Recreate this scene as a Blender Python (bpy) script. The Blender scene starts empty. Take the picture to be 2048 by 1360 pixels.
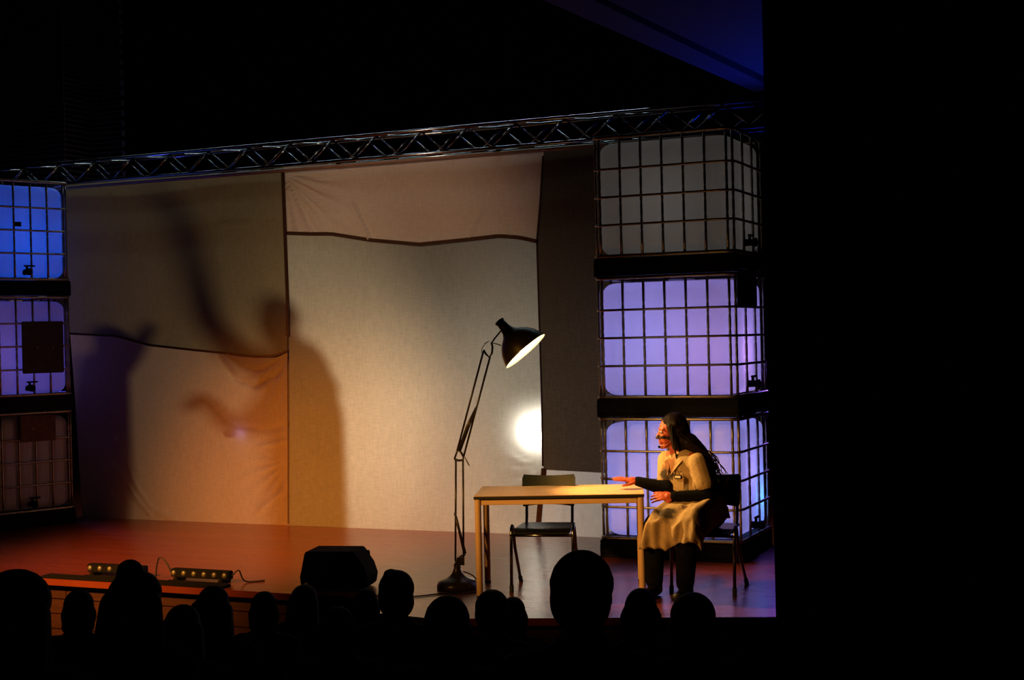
import bpy, bmesh, math, random
import numpy as np
from mathutils import Vector, Matrix, Quaternion
random.seed(7)
PI = math.pi
C = bpy.context.scene.collection
SC = bpy.context.scene

# ------------------------------------------------------------------ camera
CAM = Vector((4.169, -11.018, 1.838))
c_r = Vector((0.912772, 0.407807, -0.023243)); c_d = Vector((-0.020395, -0.011331, -0.999728)); c_f = Vector((-0.407959, 0.912998, -0.002025))
FPX = 2843.3
cd = bpy.data.cameras.new('camera'); cam = bpy.data.objects.new('camera', cd); C.objects.link(cam)
cd.sensor_width = 36.0; cd.lens = 36.0 * FPX / 2048.0; cd.clip_end = 200
m4 = Matrix((( c_r.x, -c_d.x, -c_f.x, CAM.x), (c_r.y, -c_d.y, -c_f.y, CAM.y), (c_r.z, -c_d.z, -c_f.z, CAM.z), (0, 0, 0, 1)))
cam.matrix_world = m4
SC.camera = cam

def ray(x, y): return c_f + c_r * ((x - 1024) / FPX) + c_d * ((y - 680) / FPX)
def fl(x, y, z=0.0):
    v = ray(x, y); return CAM + v * ((z - CAM.z) / v.z)
def py(x, y, Y):
    v = ray(x, y); return CAM + v * ((Y - CAM.y) / v.y)
def dep(x, y, D): return CAM + ray(x, y) * D

# ------------------------------------------------------------------ world, exposure
w = bpy.data.worlds.new('hall_dark'); SC.world = w; w.use_nodes = True
bg = w.node_tree.nodes['Background']; bg.inputs[0].default_value = (0.10, 0.14, 0.35, 1); bg.inputs[1].default_value = 0.0006
SC.view_settings.view_transform = 'Standard'; SC.view_settings.look = 'None'
SC.view_settings.exposure = 0.0; SC.view_settings.gamma = 1.0; SC.view_settings.use_curve_mapping = False

YC = 1.085                       # plane of the cloth
LAMP = Vector((-1.60, YC + 2.1, 0.87))   # white lamp behind the cloth

def light(name, kind, loc, col, power, **k):
    d = bpy.data.lights.new(name, kind); o = bpy.data.objects.new(name, d); C.objects.link(o)
    d.color = col; d.energy = power; o.location = loc
    t = k.pop('target', None)
    for a, v in k.items(): setattr(d, a, v)
    if t is not None:
        o.rotation_euler = (Vector(t) - Vector(loc)).to_track_quat('-Z', 'Y').to_euler()
    return o
# white projector lamp behind the patchwork cloth
light('backlight', 'SPOT', LAMP, (1.0, 0.78, 0.52), 400, shadow_soft_size=0.145, spot_size=math.radians(108), spot_blend=1.0, target=(-5.0, YC, 1.35))
light('bare_lamp', 'SPOT', LAMP, (1.0, 0.94, 0.82), 165, shadow_soft_size=0.07, spot_size=math.radians(138), spot_blend=0.9, target=(-1.1, YC, 0.35))
# warm front-of-house stage light, high over the hall
light('front_stage_light', 'SPOT', (-4.6, -9.5, 5.2), (1.0, 0.36, 0.055), 11500, shadow_soft_size=0.4, spot_size=math.radians(26.5), spot_blend=1.0, target=(-3.25, 0.6, -0.25))
light('front_stage_light', 'SPOT', (-3.4, -9.8, 5.4), (1.0, 0.70, 0.48), 1200, shadow_soft_size=0.3, spot_size=math.radians(19), spot_blend=1.0, target=(-2.5, YC, 2.7))
light('front_stage_light', 'SPOT', (-2.6, -9.4, 3.9), (1.0, 0.45, 0.10), 3200, shadow_soft_size=0.2, spot_size=math.radians(15), spot_blend=1.0, target=(0.5, -1.35, 0.6))
# violet wing light on the right
light('wing_light', 'SPOT', (1.10, 2.5, 1.5), (0.28, 0.12, 1.0), 36, shadow_soft_size=0.06, spot_size=math.radians(50), spot_blend=0.8, target=(1.75, -1.4, 0.0))
# unseen cold and blue strips added above the truss for its highlights
for tx_, sz_, tc_, pw_ in ((-3.6, 7.6, (0.72, 0.93, 1.0), 7), (-9.0, 1.6, (0.10, 0.3, 1.0), 4)):
    light('truss_highlight_strip', 'AREA', (tx_, 1.42, 4.35), tc_, pw_, shape='RECTANGLE', size=sz_, size_y=0.02, spread=math.radians(110), target=(tx_, 1.12, 3.8))
light('blue_wing_light', 'SPOT', (-7.7, 1.75, 2.3), (0.07, 0.09, 1.0), 42, shadow_soft_size=0.1, spot_size=math.radians(120), spot_blend=1.0, target=(-6.0, YC, 2.2))
light('brick_fill', 'SPOT', (-9.2, 3.6, 3.4), (0.35, 0.4, 1.0), 3.0, shadow_soft_size=0.05, spot_size=math.radians(80), spot_blend=1.0, target=(-10.6, 5.7, 4.6))  # faint fill added to lift the dark brick
# blue wash on the soffit
light('soffit_light', 'SPOT', (0.3, 6.4, 3.4), (0.01, 0.05, 1.0), 70, shadow_soft_size=0.2, spot_size=math.radians(140), spot_blend=0.9, target=(0.3, 5.6, 5.0))

# ------------------------------------------------------------------ materials
def nt(m): return m.node_tree.nodes, m.node_tree.links
def mat(name, col, rough=0.6, metal=0.0, var=0.12, scale=12.0, bump=0.0, bscale=60.0, stretch=(1, 1, 1), spec=0.5, emit=None, estr=0.0):
    m = bpy.data.materials.new(name); m.use_nodes = True; n, l = nt(m)
    b = n['Principled BSDF']; b.inputs['Roughness'].default_value = rough; b.inputs['Metallic'].default_value = metal
    b.inputs['Specular IOR Level'].default_value = spec
    tc = n.new('ShaderNodeTexCoord'); mp = n.new('ShaderNodeMapping'); mp.inputs['Scale'].default_value = stretch
    l.new(tc.outputs['Object'], mp.inputs['Vector'])
    nz = n.new('ShaderNodeTexNoise'); nz.inputs['Scale'].default_value = scale; nz.inputs['Detail'].default_value = 4
    l.new(mp.outputs[0], nz.inputs['Vector'])
    cr = n.new('ShaderNodeValToRGB')
    cr.color_ramp.elements[0].color = (*[max(0, c * (1 - var)) for c in col], 1); cr.color_ramp.elements[1].color = (*[min(1, c * (1 + var)) for c in col], 1)
    cr.color_ramp.elements[0].position = 0.3; cr.color_ramp.elements[1].position = 0.7
    l.new(nz.outputs['Fac'], cr.inputs[0]); l.new(cr.outputs[0], b.inputs['Base Color'])
    if bump:
        n2 = n.new('ShaderNodeTexNoise'); n2.inputs['Scale'].default_value = bscale; n2.inputs['Detail'].default_value = 3
        l.new(mp.outputs[0], n2.inputs['Vector'])
        bp = n.new('ShaderNodeBump'); bp.inputs['Strength'].default_value = bump; bp.inputs['Distance'].default_value = 0.01
        l.new(n2.outputs['Fac'], bp.inputs['Height']); l.new(bp.outputs[0], b.inputs['Normal'])
    if emit:
        b.inputs['Emission Color'].default_value = (*emit, 1); b.inputs['Emission Strength'].default_value = estr
    return m

def cloth_mat(name, col, trans, refr=0.0, var=0.18, tcol=None):
    """woven cloth: reflects part of the light, lets part of it through, with a fine vertical and horizontal thread"""
    m = bpy.data.materials.new(name); m.use_nodes = True; n, l = nt(m)
    n.remove(n['Principled BSDF']); out = n['Material Output']
    tc = n.new('ShaderNodeTexCoord')
    facs = []
    for s in ((38, 38, 5), (5, 5, 40)):
        mp = n.new('ShaderNodeMapping'); mp.inputs['Scale'].default_value = s; l.new(tc.outputs['Object'], mp.inputs[0])
        z = n.new('ShaderNodeTexNoise'); z.inputs['Scale'].default_value = 2.2; z.inputs['Detail'].default_value = 3; l.new(mp.outputs[0], z.inputs['Vector']); facs.append(z)
    ad = n.new('ShaderNodeMath'); ad.operation = 'ADD'; l.new(facs[0].outputs['Fac'], ad.inputs[0]); l.new(facs[1].outputs['Fac'], ad.inputs[1])
    big = n.new('ShaderNodeTexNoise'); big.inputs['Scale'].default_value = 2.0; l.new(tc.outputs['Object'], big.inputs['Vector'])
    a2 = n.new('ShaderNodeMath'); a2.operation = 'MULTIPLY_ADD'; l.new(big.outputs['Fac'], a2.inputs[0]); a2.inputs[1].default_value = 0.35; l.new(ad.outputs[0], a2.inputs[2])
    mr = n.new('ShaderNodeMapRange'); mr.inputs[1].default_value = 0.75; mr.inputs[2].default_value = 1.55; mr.inputs[3].default_value = 1 - var; mr.inputs[4].default_value = 1 + var
    l.new(a2.outputs[0], mr.inputs[0])
    def tint(cc):
        v = n.new('ShaderNodeMix'); v.data_type = 'RGBA'; v.blend_type = 'MULTIPLY'; v.inputs[0].default_value = 1.0
        v.inputs[6].default_value = (*cc, 1); l.new(mr.outputs[0], v.inputs[7]); return v.outputs[2]
    d = n.new('ShaderNodeBsdfDiffuse'); l.new(tint(col), d.inputs[0])
    t = n.new('ShaderNodeBsdfTranslucent'); l.new(tint(tcol or col), t.inputs[0])
    mx = n.new('ShaderNodeMixShader'); mx.inputs[0].default_value = trans; l.new(d.outputs[0], mx.inputs[1]); l.new(t.outputs[0], mx.inputs[2])
    last = mx
    if refr:
        r = n.new('ShaderNodeBsdfRefraction'); r.inputs['IOR'].default_value = 1.45; r.inputs['Roughness'].default_value = 0.52; r.inputs[0].default_value = (1, 0.97, 0.88, 1)
        m2 = n.new('ShaderNodeMixShader'); m2.inputs[0].default_value = refr; l.new(mx.outputs[0], m2.inputs[1]); l.new(r.outputs[0], m2.inputs[2])
        r3 = n.new('ShaderNodeBsdfRefraction'); r3.inputs['IOR'].default_value = 1.45; r3.inputs['Roughness'].default_value = 0.34; r3.inputs[0].default_value = (1, 0.98, 0.93, 1)
        m3 = n.new('ShaderNodeMixShader'); m3.inputs[0].default_value = refr * 1.6; l.new(m2.outputs[0], m3.inputs[1]); l.new(r3.outputs[0], m3.inputs[2]); last = m3
    l.new(last.outputs[0], out.inputs[0])
    return m

def plastic_mat(name, col):
    """milky polyethylene of the tank bottles"""
    m = bpy.data.materials.new(name); m.use_nodes = True; n, l = nt(m)
    n.remove(n['Principled BSDF']); out = n['Material Output']
    tc = n.new('ShaderNodeTexCoord'); z = n.new('ShaderNodeTexNoise'); z.inputs['Scale'].default_value = 3.0; z.inputs['Detail'].default_value = 5
    l.new(tc.outputs['Object'], z.inputs['Vector'])
    cr = n.new('ShaderNodeValToRGB'); cr.color_ramp.elements[0].color = (*[c * 0.85 for c in col], 1); cr.color_ramp.elements[1].color = (*col, 1)
    l.new(z.outputs['Fac'], cr.inputs[0])
    d = n.new('ShaderNodeBsdfDiffuse'); l.new(cr.outputs[0], d.inputs[0]); t = n.new('ShaderNodeBsdfTranslucent'); l.new(cr.outputs[0], t.inputs[0])
    mx = n.new('ShaderNodeMixShader'); mx.inputs[0].default_value = 0.55; l.new(d.outputs[0], mx.inputs[1]); l.new(t.outputs[0], mx.inputs[2])
    g = n.new('ShaderNodeBsdfGlossy'); g.inputs['Roughness'].default_value = 0.35
    m2 = n.new('ShaderNodeMixShader'); m2.inputs[0].default_value = 0.03; l.new(mx.outputs[0], m2.inputs[1]); l.new(g.outputs[0], m2.inputs[2])
    l.new(m2.outputs[0], out.inputs[0])
    return m

def floor_mat(name):
    m = bpy.data.materials.new(name); m.use_nodes = True; n, l = nt(m); b = n['Principled BSDF']
    tc = n.new('ShaderNodeTexCoord')
    mp = n.new('ShaderNodeMapping'); mp.inputs['Scale'].default_value = (1.0, 14, 1); l.new(tc.outputs['Object'], mp.inputs[0])
    z = n.new('ShaderNodeTexNoise'); z.inputs['Scale'].default_value = 3.0; z.inputs['Detail'].default_value = 6; l.new(mp.outputs[0], z.inputs['Vector'])
    br = n.new('ShaderNodeTexBrick'); br.inputs['Scale'].default_value = 1.0; br.inputs['Mortar Size'].default_value = 0.0015
    br.inputs['Brick Width'].default_value = 1.3; br.inputs['Row Height'].default_value = 0.07; br.offset = 0.37
    br.inputs['Color1'].default_value = (1, 1, 1, 1); br.inputs['Color2'].default_value = (0.80, 0.78, 0.76, 1); br.inputs['Mortar'].default_value = (0.4, 0.35, 0.3, 1)
    l.new(tc.outputs['Object'], br.inputs['Vector'])
    cr = n.new('ShaderNodeValToRGB'); cr.color_ramp.elements[0].color = (0.125, 0.022, 0.008, 1); cr.color_ramp.elements[1].color = (0.25, 0.052, 0.020, 1)
    l.new(z.outputs['Fac'], cr.inputs[0])
    v = n.new('ShaderNodeMix'); v.data_type = 'RGBA'; v.blend_type = 'MULTIPLY'; v.inputs[0].default_value = 1.0; l.new(cr.outputs[0], v.inputs[6]); l.new(br.outputs['Color'], v.inputs[7])
    l.new(v.outputs[2], b.inputs['Base Color'])
    mr = n.new('ShaderNodeMapRange'); mr.inputs[3].default_value = 0.20; mr.inputs[4].default_value = 0.40; l.new(z.outputs['Fac'], mr.inputs[0]); l.new(mr.outputs[0], b.inputs['Roughness'])
    b.inputs['Coat Weight'].default_value = 0.25; b.inputs['Coat Roughness'].default_value = 0.2
    bp = n.new('ShaderNodeBump'); bp.inputs['Strength'].default_value = 0.05; bp.inputs['Distance'].default_value = 0.01; l.new(z.outputs['Fac'], bp.inputs['Height']); l.new(bp.outputs[0], b.inputs['Normal'])
    return m

M = {}
M['floor'] = floor_mat('stage_wood')
M['board'] = mat('stage_front_wood', (0.045, 0.012, 0.007), 0.55, scale=4, stretch=(1, 12, 12), var=0.25)
M['black'] = mat('black_paint', (0.006, 0.006, 0.007), 0.9, spec=0.1)
M['wallblack'] = mat('black_wall', (0.004, 0.004, 0.005), 0.95, spec=0.05)
M['soffit'] = mat('soffit_paint', (0.06, 0.065, 0.10), 0.8, scale=2, var=0.1)
M['brick'] = mat('dark_brick', (0.02, 0.018, 0.022), 0.95, var=0.3, scale=8, bump=0.3, spec=0.1)
M['mortar'] = mat('brick_mortar', (0.34, 0.33, 0.38), 0.95)
M['chrome'] = mat('galvanised_tube', (0.34, 0.30, 0.24), 0.36, 0.9, var=0.2, scale=30)
M['truss'] = mat('truss_aluminium', (0.30, 0.31, 0.32), 0.12, 1.0, var=0.1)
M['pallet'] = mat('black_pallet', (0.004, 0.004, 0.005), 0.7, var=0.3, spec=0.12)
M['bottle'] = plastic_mat('milky_bottle', (0.80, 0.80, 0.79))
M['plate'] = mat('tank_plate', (0.025, 0.019, 0.014), 0.6, 0.2, var=0.3)
M['card'] = mat('cardboard_plate', (0.10, 0.055, 0.03), 0.8, var=0.35, scale=20)
M['tabletop'] = mat('table_laminate', (0.74, 0.50, 0.27), 0.45, var=0.06, scale=30)
M['tableleg'] = mat('table_beige_steel', (0.62, 0.40, 0.19), 0.5, var=0.05)
M['edge'] = mat('black_edge_band', (0.012, 0.01, 0.009), 0.5)
M['chair_tube'] = mat('chair_dark_chrome', (0.18, 0.17, 0.18), 0.2, 1.0)
M['chair_green'] = mat('dark_green_ply', (0.0025, 0.010, 0.005), 0.55, var=0.2)
M['chair_black'] = mat('black_ply', (0.005, 0.005, 0.006), 0.4, spec=0.25)
M['rubber'] = mat('rubber', (0.012, 0.012, 0.012), 0.8)
M['lampblack'] = mat('lamp_bronze_black', (0.070, 0.055, 0.028), 0.32, 0.5, var=0.1)
M['lampwhite'] = mat('lamp_inner_white', (0.85, 0.80, 0.70), 0.5)
M['bulb'] = mat('lamp_bulb', (1, 0.9, 0.7), 0.4, emit=(1.0, 0.72, 0.36), estr=60)
M['speaker'] = mat('speaker_black', (0.0035, 0.0035, 0.0035), 0.9, bump=0.3, bscale=200, spec=0.08)
M['lens'] = mat('led_lens', (0.24, 0.22, 0.17), 0.3, 0.4)
M['cable'] = mat('black_cable', (0.008, 0.008, 0.008), 0.6)
M['skin'] = mat('skin', (0.46, 0.085, 0.035), 0.5, var=0.1, scale=20)
M['cloth_dark'] = mat('dark_clothes', (0.005, 0.005, 0.006), 0.95, var=0.3, spec=0.06)
M['sleeve'] = mat('black_knit', (0.005, 0.005, 0.006), 0.95, bump=0.4, bscale=150, spec=0.08)
M['hair_black'] = mat('audience_hair', (0.006, 0.005, 0.005), 0.8, var=0.3, scale=40, spec=0.1)
M['hair'] = mat('dark_brown_hair', (0.010, 0.005, 0.004), 0.6, var=0.5, scale=60, stretch=(4, 4, 1), spec=0.15)
M['shadow_clothes'] = mat('backstage_clothes', (0.03, 0.028, 0.026), 0.9)
M['boot'] = mat('black_boots', (0.010, 0.009, 0.009), 0.5)
M['seam'] = cloth_mat('brown_seam_tape', (0.10, 0.05, 0.028), 0.25)

# ------------------------------------------------------------------ mesh helpers
def mesh_obj(name, verts, faces, material, parent=None, smooth=False, loc=None):
    me = bpy.data.meshes.new(name); me.from_pydata([tuple(v) for v in verts], [], faces); me.update()
    if smooth:
        me.polygons.foreach_set('use_smooth', [True] * len(me.polygons))
    if material is not None: me.materials.append(material)
    o = bpy.data.objects.new(name, me); C.objects.link(o)
    if parent is not None: o.parent = parent
    if loc is not None: o.location = loc
    return o

class MB:
    def __init__(s): s.v = []; s.f = []
    def add(s, verts, faces):
        k = len(s.v); s.v += [Vector(v) for v in verts]; s.f += [tuple(i + k for i in f) for f in faces]; return s
    def box(s, a, b):
        (x0, y0, z0), (x1, y1, z1) = a, b
        return s.add([(x0, y0, z0), (x1, y0, z0), (x1, y1, z0), (x0, y1, z0), (x0, y0, z1), (x1, y0, z1), (x1, y1, z1), (x0, y1, z1)],
                     [(3, 2, 1, 0), (4, 5, 6, 7), (0, 1, 5, 4), (1, 2, 6, 5), (2, 3, 7, 6), (3, 0, 4, 7)])
    def bbox(s, a, b, bev):
        """box with bevelled edges"""
        bm = bmesh.new(); A = Vector(a); B = Vector(b)
        bmesh.ops.create_cube(bm, size=1)
        for v in bm.verts: v.co = Vector(((A[i] + B[i]) / 2 + v.co[i] * (B[i] - A[i])) for i in range(3))
        bmesh.ops.bevel(bm, geom=bm.edges[:], offset=bev, segments=2, affect='EDGES')
        bm.verts.index_update(); s.add([v.co.copy() for v in bm.verts], [tuple(v.index for v in f.verts) for f in bm.faces]); bm.free(); return s
    def tube(s, path, r, n=8, closed=False):
        P = [Vector(p) for p in path]; k = len(P); R = r if isinstance(r, (list, tuple)) else [r] * k
        rings = []; up = None
        for i, p in enumerate(P):
            if closed: t = P[(i + 1) % k] - P[i - 1]
            else: t = P[min(i + 1, k - 1)] - P[max(i - 1, 0)]
            t.normalize()
            if up is None: up = Vector((0, 0, 1)) if abs(t.z) < 0.9 else Vector((1, 0, 0))
            a = (up - t * up.dot(t)).normalized(); b = t.cross(a); up = a
            rings.append([p + (a * math.cos(2 * PI * j / n + PI / n) + b * math.sin(2 * PI * j / n + PI / n)) * R[i] for j in range(n)])
        vs = [q for g in rings for q in g]; fs = []
        for i in range(k if closed else k - 1):
            i2 = (i + 1) % k
            for j in range(n): fs.append((i * n + j, i * n + (j + 1) % n, i2 * n + (j + 1) % n, i2 * n + j))
        if not closed: fs += [tuple(reversed(range(n))), tuple(range((k - 1) * n, k * n))]
        return s.add(vs, fs)
    def lathe(s, prof, n=24, mtx=None, cap=True):
        vs = []; fs = []; k = len(prof)
        for (r, z) in prof:
            for j in range(n):
                v = Vector((r * math.cos(2 * PI * j / n), r * math.sin(2 * PI * j / n), z)); vs.append(mtx @ v if mtx else v)
        for i in range(k - 1):
            for j in range(n): fs.append((i * n + j, i * n + (j + 1) % n, (i + 1) * n + (j + 1) % n, (i + 1) * n + j))
        if cap: fs += [tuple(reversed(range(n))), tuple(range((k - 1) * n, k * n))]
        return s.add(vs, fs)
    def ell(s, c, r, rot=None, nu=14, nv=9):
        vs = [Vector((0, 0, -1))]; fs = []
        for i in range(1, nv):
            a = -PI / 2 + PI * i / nv
            for j in range(nu): vs.append(Vector((math.cos(a) * math.cos(2 * PI * j / nu), math.cos(a) * math.sin(2 * PI * j / nu), math.sin(a))))
        vs.append(Vector((0, 0, 1))); L = len(vs) - 1
        for j in range(nu):
            fs.append((0, 1 + (j + 1) % nu, 1 + j)); fs.append((L, L - nu + j, L - nu + (j + 1) % nu))
        for i in range(nv - 2):
            for j in range(nu):
                a0 = 1 + i * nu + j; b0 = 1 + i * nu + (j + 1) % nu; fs.append((a0, b0, b0 + nu, a0 + nu))
        r = (r, r, r) if not hasattr(r, '__len__') else r
        out = []
        for v in vs:
            q = Vector((v.x * r[0], v.y * r[1], v.z * r[2])); out.append(Vector(c) + (rot @ q if rot else q))
        return s.add(out, fs)
    def cap(s, a, b, ra, rb, n=12):
        """tapered capsule"""
        a = Vector(a); b = Vector(b); d = (b - a); L = d.length; d.normalize()
        q = d.to_track_quat('Z', 'Y').to_matrix(); vs = []; prof = []
        for k in range(5): t = -PI / 2 + k * PI / 8; prof.append((ra * math.cos(t) if k else 0.0005, ra * math.sin(t)))
        for k in range(5): t = k * PI / 8; prof.append((rb * math.cos(t) if k < 4 else 0.0005, L + rb * math.sin(t)))
        m = MB(); m.lathe(prof, n)
        return s.add([a + q @ v for v in m.v], m.f)
    def chain(s, pts, rs):
        for i in range(len(pts) - 1): s.cap(pts[i], pts[i + 1], rs[i], rs[i + 1])
        return s
    def prism(s, poly, a, b, axis='y'):
        n = len(poly)
        def P(u, v, t): return (u, t, v) if axis == 'y' else ((t, u, v) if axis == 'x' else (u, v, t))
        vs = [P(u, v, a) for u, v in poly] + [P(u, v, b) for u, v in poly]
        fs = [tuple(range(n)), tuple(reversed(range(n, 2 * n)))] + [(i, i + n, (i + 1) % n + n, (i + 1) % n) for i in range(n)]
        return s.add(vs, fs)
    def xf(s, mtx): s.v = [mtx @ v for v in s.v]; return s
    def build(s, name, material, parent=None, smooth=False, loc=None): return mesh_obj(name, s.v, s.f, material, parent, smooth, loc)

def remesh(mb, voxel, smooth=4, fac=0.5):
    """union of closed shapes into one continuous skin"""
    me = bpy.data.meshes.new('tmp'); me.from_pydata([tuple(v) for v in mb.v], [], mb.f); me.update()
    bm = bmesh.new(); bm.from_mesh(me); bmesh.ops.recalc_face_normals(bm, faces=bm.faces[:]); bm.to_mesh(me); bm.free()
    o = bpy.data.objects.new('tmp', me); C.objects.link(o)
    r = o.modifiers.new('r', 'REMESH'); r.mode = 'VOXEL'; r.voxel_size = voxel
    if smooth:
        q = o.modifiers.new('s', 'SMOOTH'); q.iterations = smooth; q.factor = fac
    dg = bpy.context.evaluated_depsgraph_get(); ev = o.evaluated_get(dg)
    out = bpy.data.meshes.new_from_object(ev)
    bpy.data.objects.remove(o); bpy.data.meshes.remove(me)
    out.polygons.foreach_set('use_smooth', [True] * len(out.polygons))
    return out
def skin_obj(name, mb, voxel, material, parent=None, smooth=4, fac=0.5):
    me = remesh(mb, voxel, smooth, fac); me.name = name; me.materials.clear(); me.materials.append(material)
    o = bpy.data.objects.new(name, me); C.objects.link(o)
    if parent is not None: o.parent = parent
    return o
def empty(name, loc=(0, 0, 0), rz=0.0):
    o = bpy.data.objects.new(name, None); C.objects.link(o); o.location = loc; o.rotation_euler = (0, 0, rz); o.empty_display_size = 0.1; return o
def tag(o, label=None, cat=None, group=None, kind=None):
    if label: o['label'] = label
    if cat: o['category'] = cat
    if group: o['group'] = group
    if kind: o['kind'] = kind
    return o
def share(src, parent, loc=(0, 0, 0), rot=None, name=None):
    o = src.copy(); C.objects.link(o); o.parent = parent; o.location = loc
    if rot is not None: o.rotation_euler = rot
    return o
def lerp(a, b, t): return a + (b - a) * t
def curve(pts):
    xs = [p[0] for p in pts]; ys = [p[1] for p in pts]
    def f(x): return float(np.interp(x, xs, ys))
    return f

# ------------------------------------------------------------------ the setting
edge = [(-9.5, -2.21), (-0.98, -2.21), (-0.62, -2.66), (-0.15, -2.72), (2.9, -1.68), (8, -1.68), (8, 7.6), (-13, 7.6), (-13, -2.21)]
fm = MB(); nE = len(edge)
fm.add([(x, y, 0) for x, y in edge] + [(x, y, -0.05) for x, y in edge], [tuple(range(nE)), tuple(reversed(range(nE, 2 * nE)))] + [(i, i + nE, (i + 1) % nE + nE, (i + 1) % nE) for i in range(nE)])
bm_floor = fm.build('floor', M['floor']); tag(bm_floor, kind='structure')
# boarded front of the stage, each board on its own
front = MB(); front.box((-9.5, -2.11, -0.86), (-0.95, -2.0, -0.051)); fr = front.build('wall_front', M['black']); tag(fr, kind='structure')
bd = MB().bbox((0, -0.02, 0), (1.395, 0.0, 0.112), 0.004)
first = None
for k in range(6):
    for j in range(-1, 5):
        x = -7.6 + j * 1.4 + (k % 2) * 0.7 - 0.35
        if x + 1.395 > -0.93: continue
        loc = (x, -2.11, -0.17 - k * 0.12)
        if first is None: first = bd.build('board', M['board'], fr, loc=loc)
        else: share(first, fr, loc)
ap = MB()
for a, b in zip(edge[1:4], edge[2:5]):
    A = Vector((a[0], a[1] + 0.06, 0)); B = Vector((b[0], b[1] + 0.06, 0)); n_ = (B - A).normalized(); n2 = Vector((-n_.y, n_.x, 0)) * 0.08
    for z0, z1 in ((-0.86, -0.66), (-0.645, -0.46), (-0.445, -0.26), (-0.245, -0.052)):
        ap.add([A + Vector((0, 0, z0)), B + Vector((0, 0, z0)), B + n2 + Vector((0, 0, z0)), A + n2 + Vector((0, 0, z0)), A + Vector((0, 0, z1)), B + Vector((0, 0, z1)), B + n2 + Vector((0, 0, z1)), A + n2 + Vector((0, 0, z1))],
               [(3, 2, 1, 0), (4, 5, 6, 7), (0, 1, 5, 4), (1, 2, 6, 5), (2, 3, 7, 6), (3, 0, 4, 7)])
tag(ap.build('trim_1', M['board']), kind='structure')
# auditorium: stepped floor with seat ledges
rows = {0: (-3.45, -0.42), 1: (-4.4, -0.28), 2: (-5.4, -0.12), 3: (-6.25, 0.03), 4: (-7.15, 0.28), 5: (-8.3, 0.52)}
tm = MB(); ks = sorted(rows)
tm.box((-9, -3.25, -1.0), (7, -2.1, -0.86))
for i, k in enumerate(ks):
    Y, zs = rows[k]; back = rows[k + 1][0] + 0.22 if k + 1 in rows else -12.6
    tm.box((-9, Y - 0.26, zs - 0.06), (7, Y + 0.16, zs))            # seat ledge
    tm.box((-9, Y - 0.24, -1.0), (7, Y + 0.04, zs - 0.06))
    tm.box((-9, back, -1.0), (7, Y - 0.24, zs + 0.0 if k == 5 else max(rows[k + 1][1] - 0.43, -0.9)))
tag(tm.build('floor', M['wallblack']), kind='structure')
# black masking wall on the right, back and side walls, high dark ceiling
wr = MB().box((2.105, -2.62, -1), (7.0, -2.3, 8)); tag(wr.build('wall_right', M['wallblack']), kind='structure')
wb = MB().box((-13, 7.6, -1), (8, 7.9, 8)); tag(wb.build('wall_back', M['wallblack']), kind='structure')
wl = empty('wall_left', (0, 0, 0)); tag(wl, kind='structure')
XR = -10.37; Y0 = 5.5; Y1 = 6.12; XE = -9.77
MB().add([(-13, Y0, 2), (XR, Y0, 2), (XR, Y1, 2), (XE, Y1, 2), (-13, Y0, 8), (XR, Y0, 8), (XR, Y1, 8), (XE, Y1, 8)], [(0, 1, 5, 4), (1, 2, 6, 5), (2, 3, 7, 6)]).build('masonry', M['mortar'], wl)
MB().box((-13, Y1 + 0.02, 2), (XE + 0.002, 7.6, 8)).build('masonry', M['wallblack'], wl)  # darkness of the unlit masonry is painted in with black
bk = MB().bbox((0, -0.012, 0), (0.208, 0.03, 0.064), 0.004); b0 = None; far = MB()
for k in range(-2, 50):
    z = 4.16 + k * 0.076
    for (ox, oy, rz, L) in ((-11.75, Y0, 0, XR + 11.75), (XR, Y0, PI / 2, Y1 - Y0), (XR, Y1, 0, XE - XR)):
        x = (-0.109 if k % 2 else 0.0) + 0.006
        while x < L - 0.05:
            xx = max(x, 0.004); sx = min(x + 0.208, L - 0.002) - xx
            if sx > 0.05:
                q = Vector((ox + xx * math.cos(rz), oy + xx * math.sin(rz), z))
                if k < 22:
                    if b0 is None: b0 = bk.build('brick', M['brick'], wl, loc=q); o_ = b0
                    else: o_ = share(b0, wl, q)
                    o_.rotation_euler = (0, 0, rz); o_.scale = (sx / 0.208, 1, 1)
                else:
                    T = Matrix.Translation(q) @ Matrix.Rotation(rz, 4, 'Z'); far.add([T @ v for v in MB().box((0, -0.012, 0), (sx, 0.03, 0.064)).v], MB().box((0, 0, 0), (1, 1, 1)).f)
            x += 0.218
tag(far.build('brickwork', M['brick'], wl), kind='stuff')
MB().box((-13, -12.6, 8), (8, 7.9, 8.2)).build('ceiling', M['wallblack'])['kind'] = 'structure'
cs = empty('ceiling', (0, 0, 5.0)); tag(cs, kind='structure')
def slab(name, a, m_, z0=0.0, z1=0.12):
    n = len(a); mb = MB(); mb.add([(x, y, z0) for x, y in a] + [(x, y, z1) for x, y in a], [tuple(range(n)), tuple(reversed(range(n, 2 * n)))] + [(i, i + n, (i + 1) % n + n, (i + 1) % n) for i in range(n)])
    return mb.build(name, m_, cs)
slab('panel', [(-1.02, 0.5), (-0.6, 0.5), (-0.2, 7.3), (-0.495, 7.5)], M['soffit'])
slab('panel', [(-0.5, 0.5), (2.6, 0.5), (2.6, 7.3), (-0.04, 7.3)], M['soffit'])
slab('backing', [(-1.02, 0.5), (2.6, 0.5), (2.6, 7.5), (-0.495, 7.5)], M['wallblack'], 0.35, 0.45)

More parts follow.
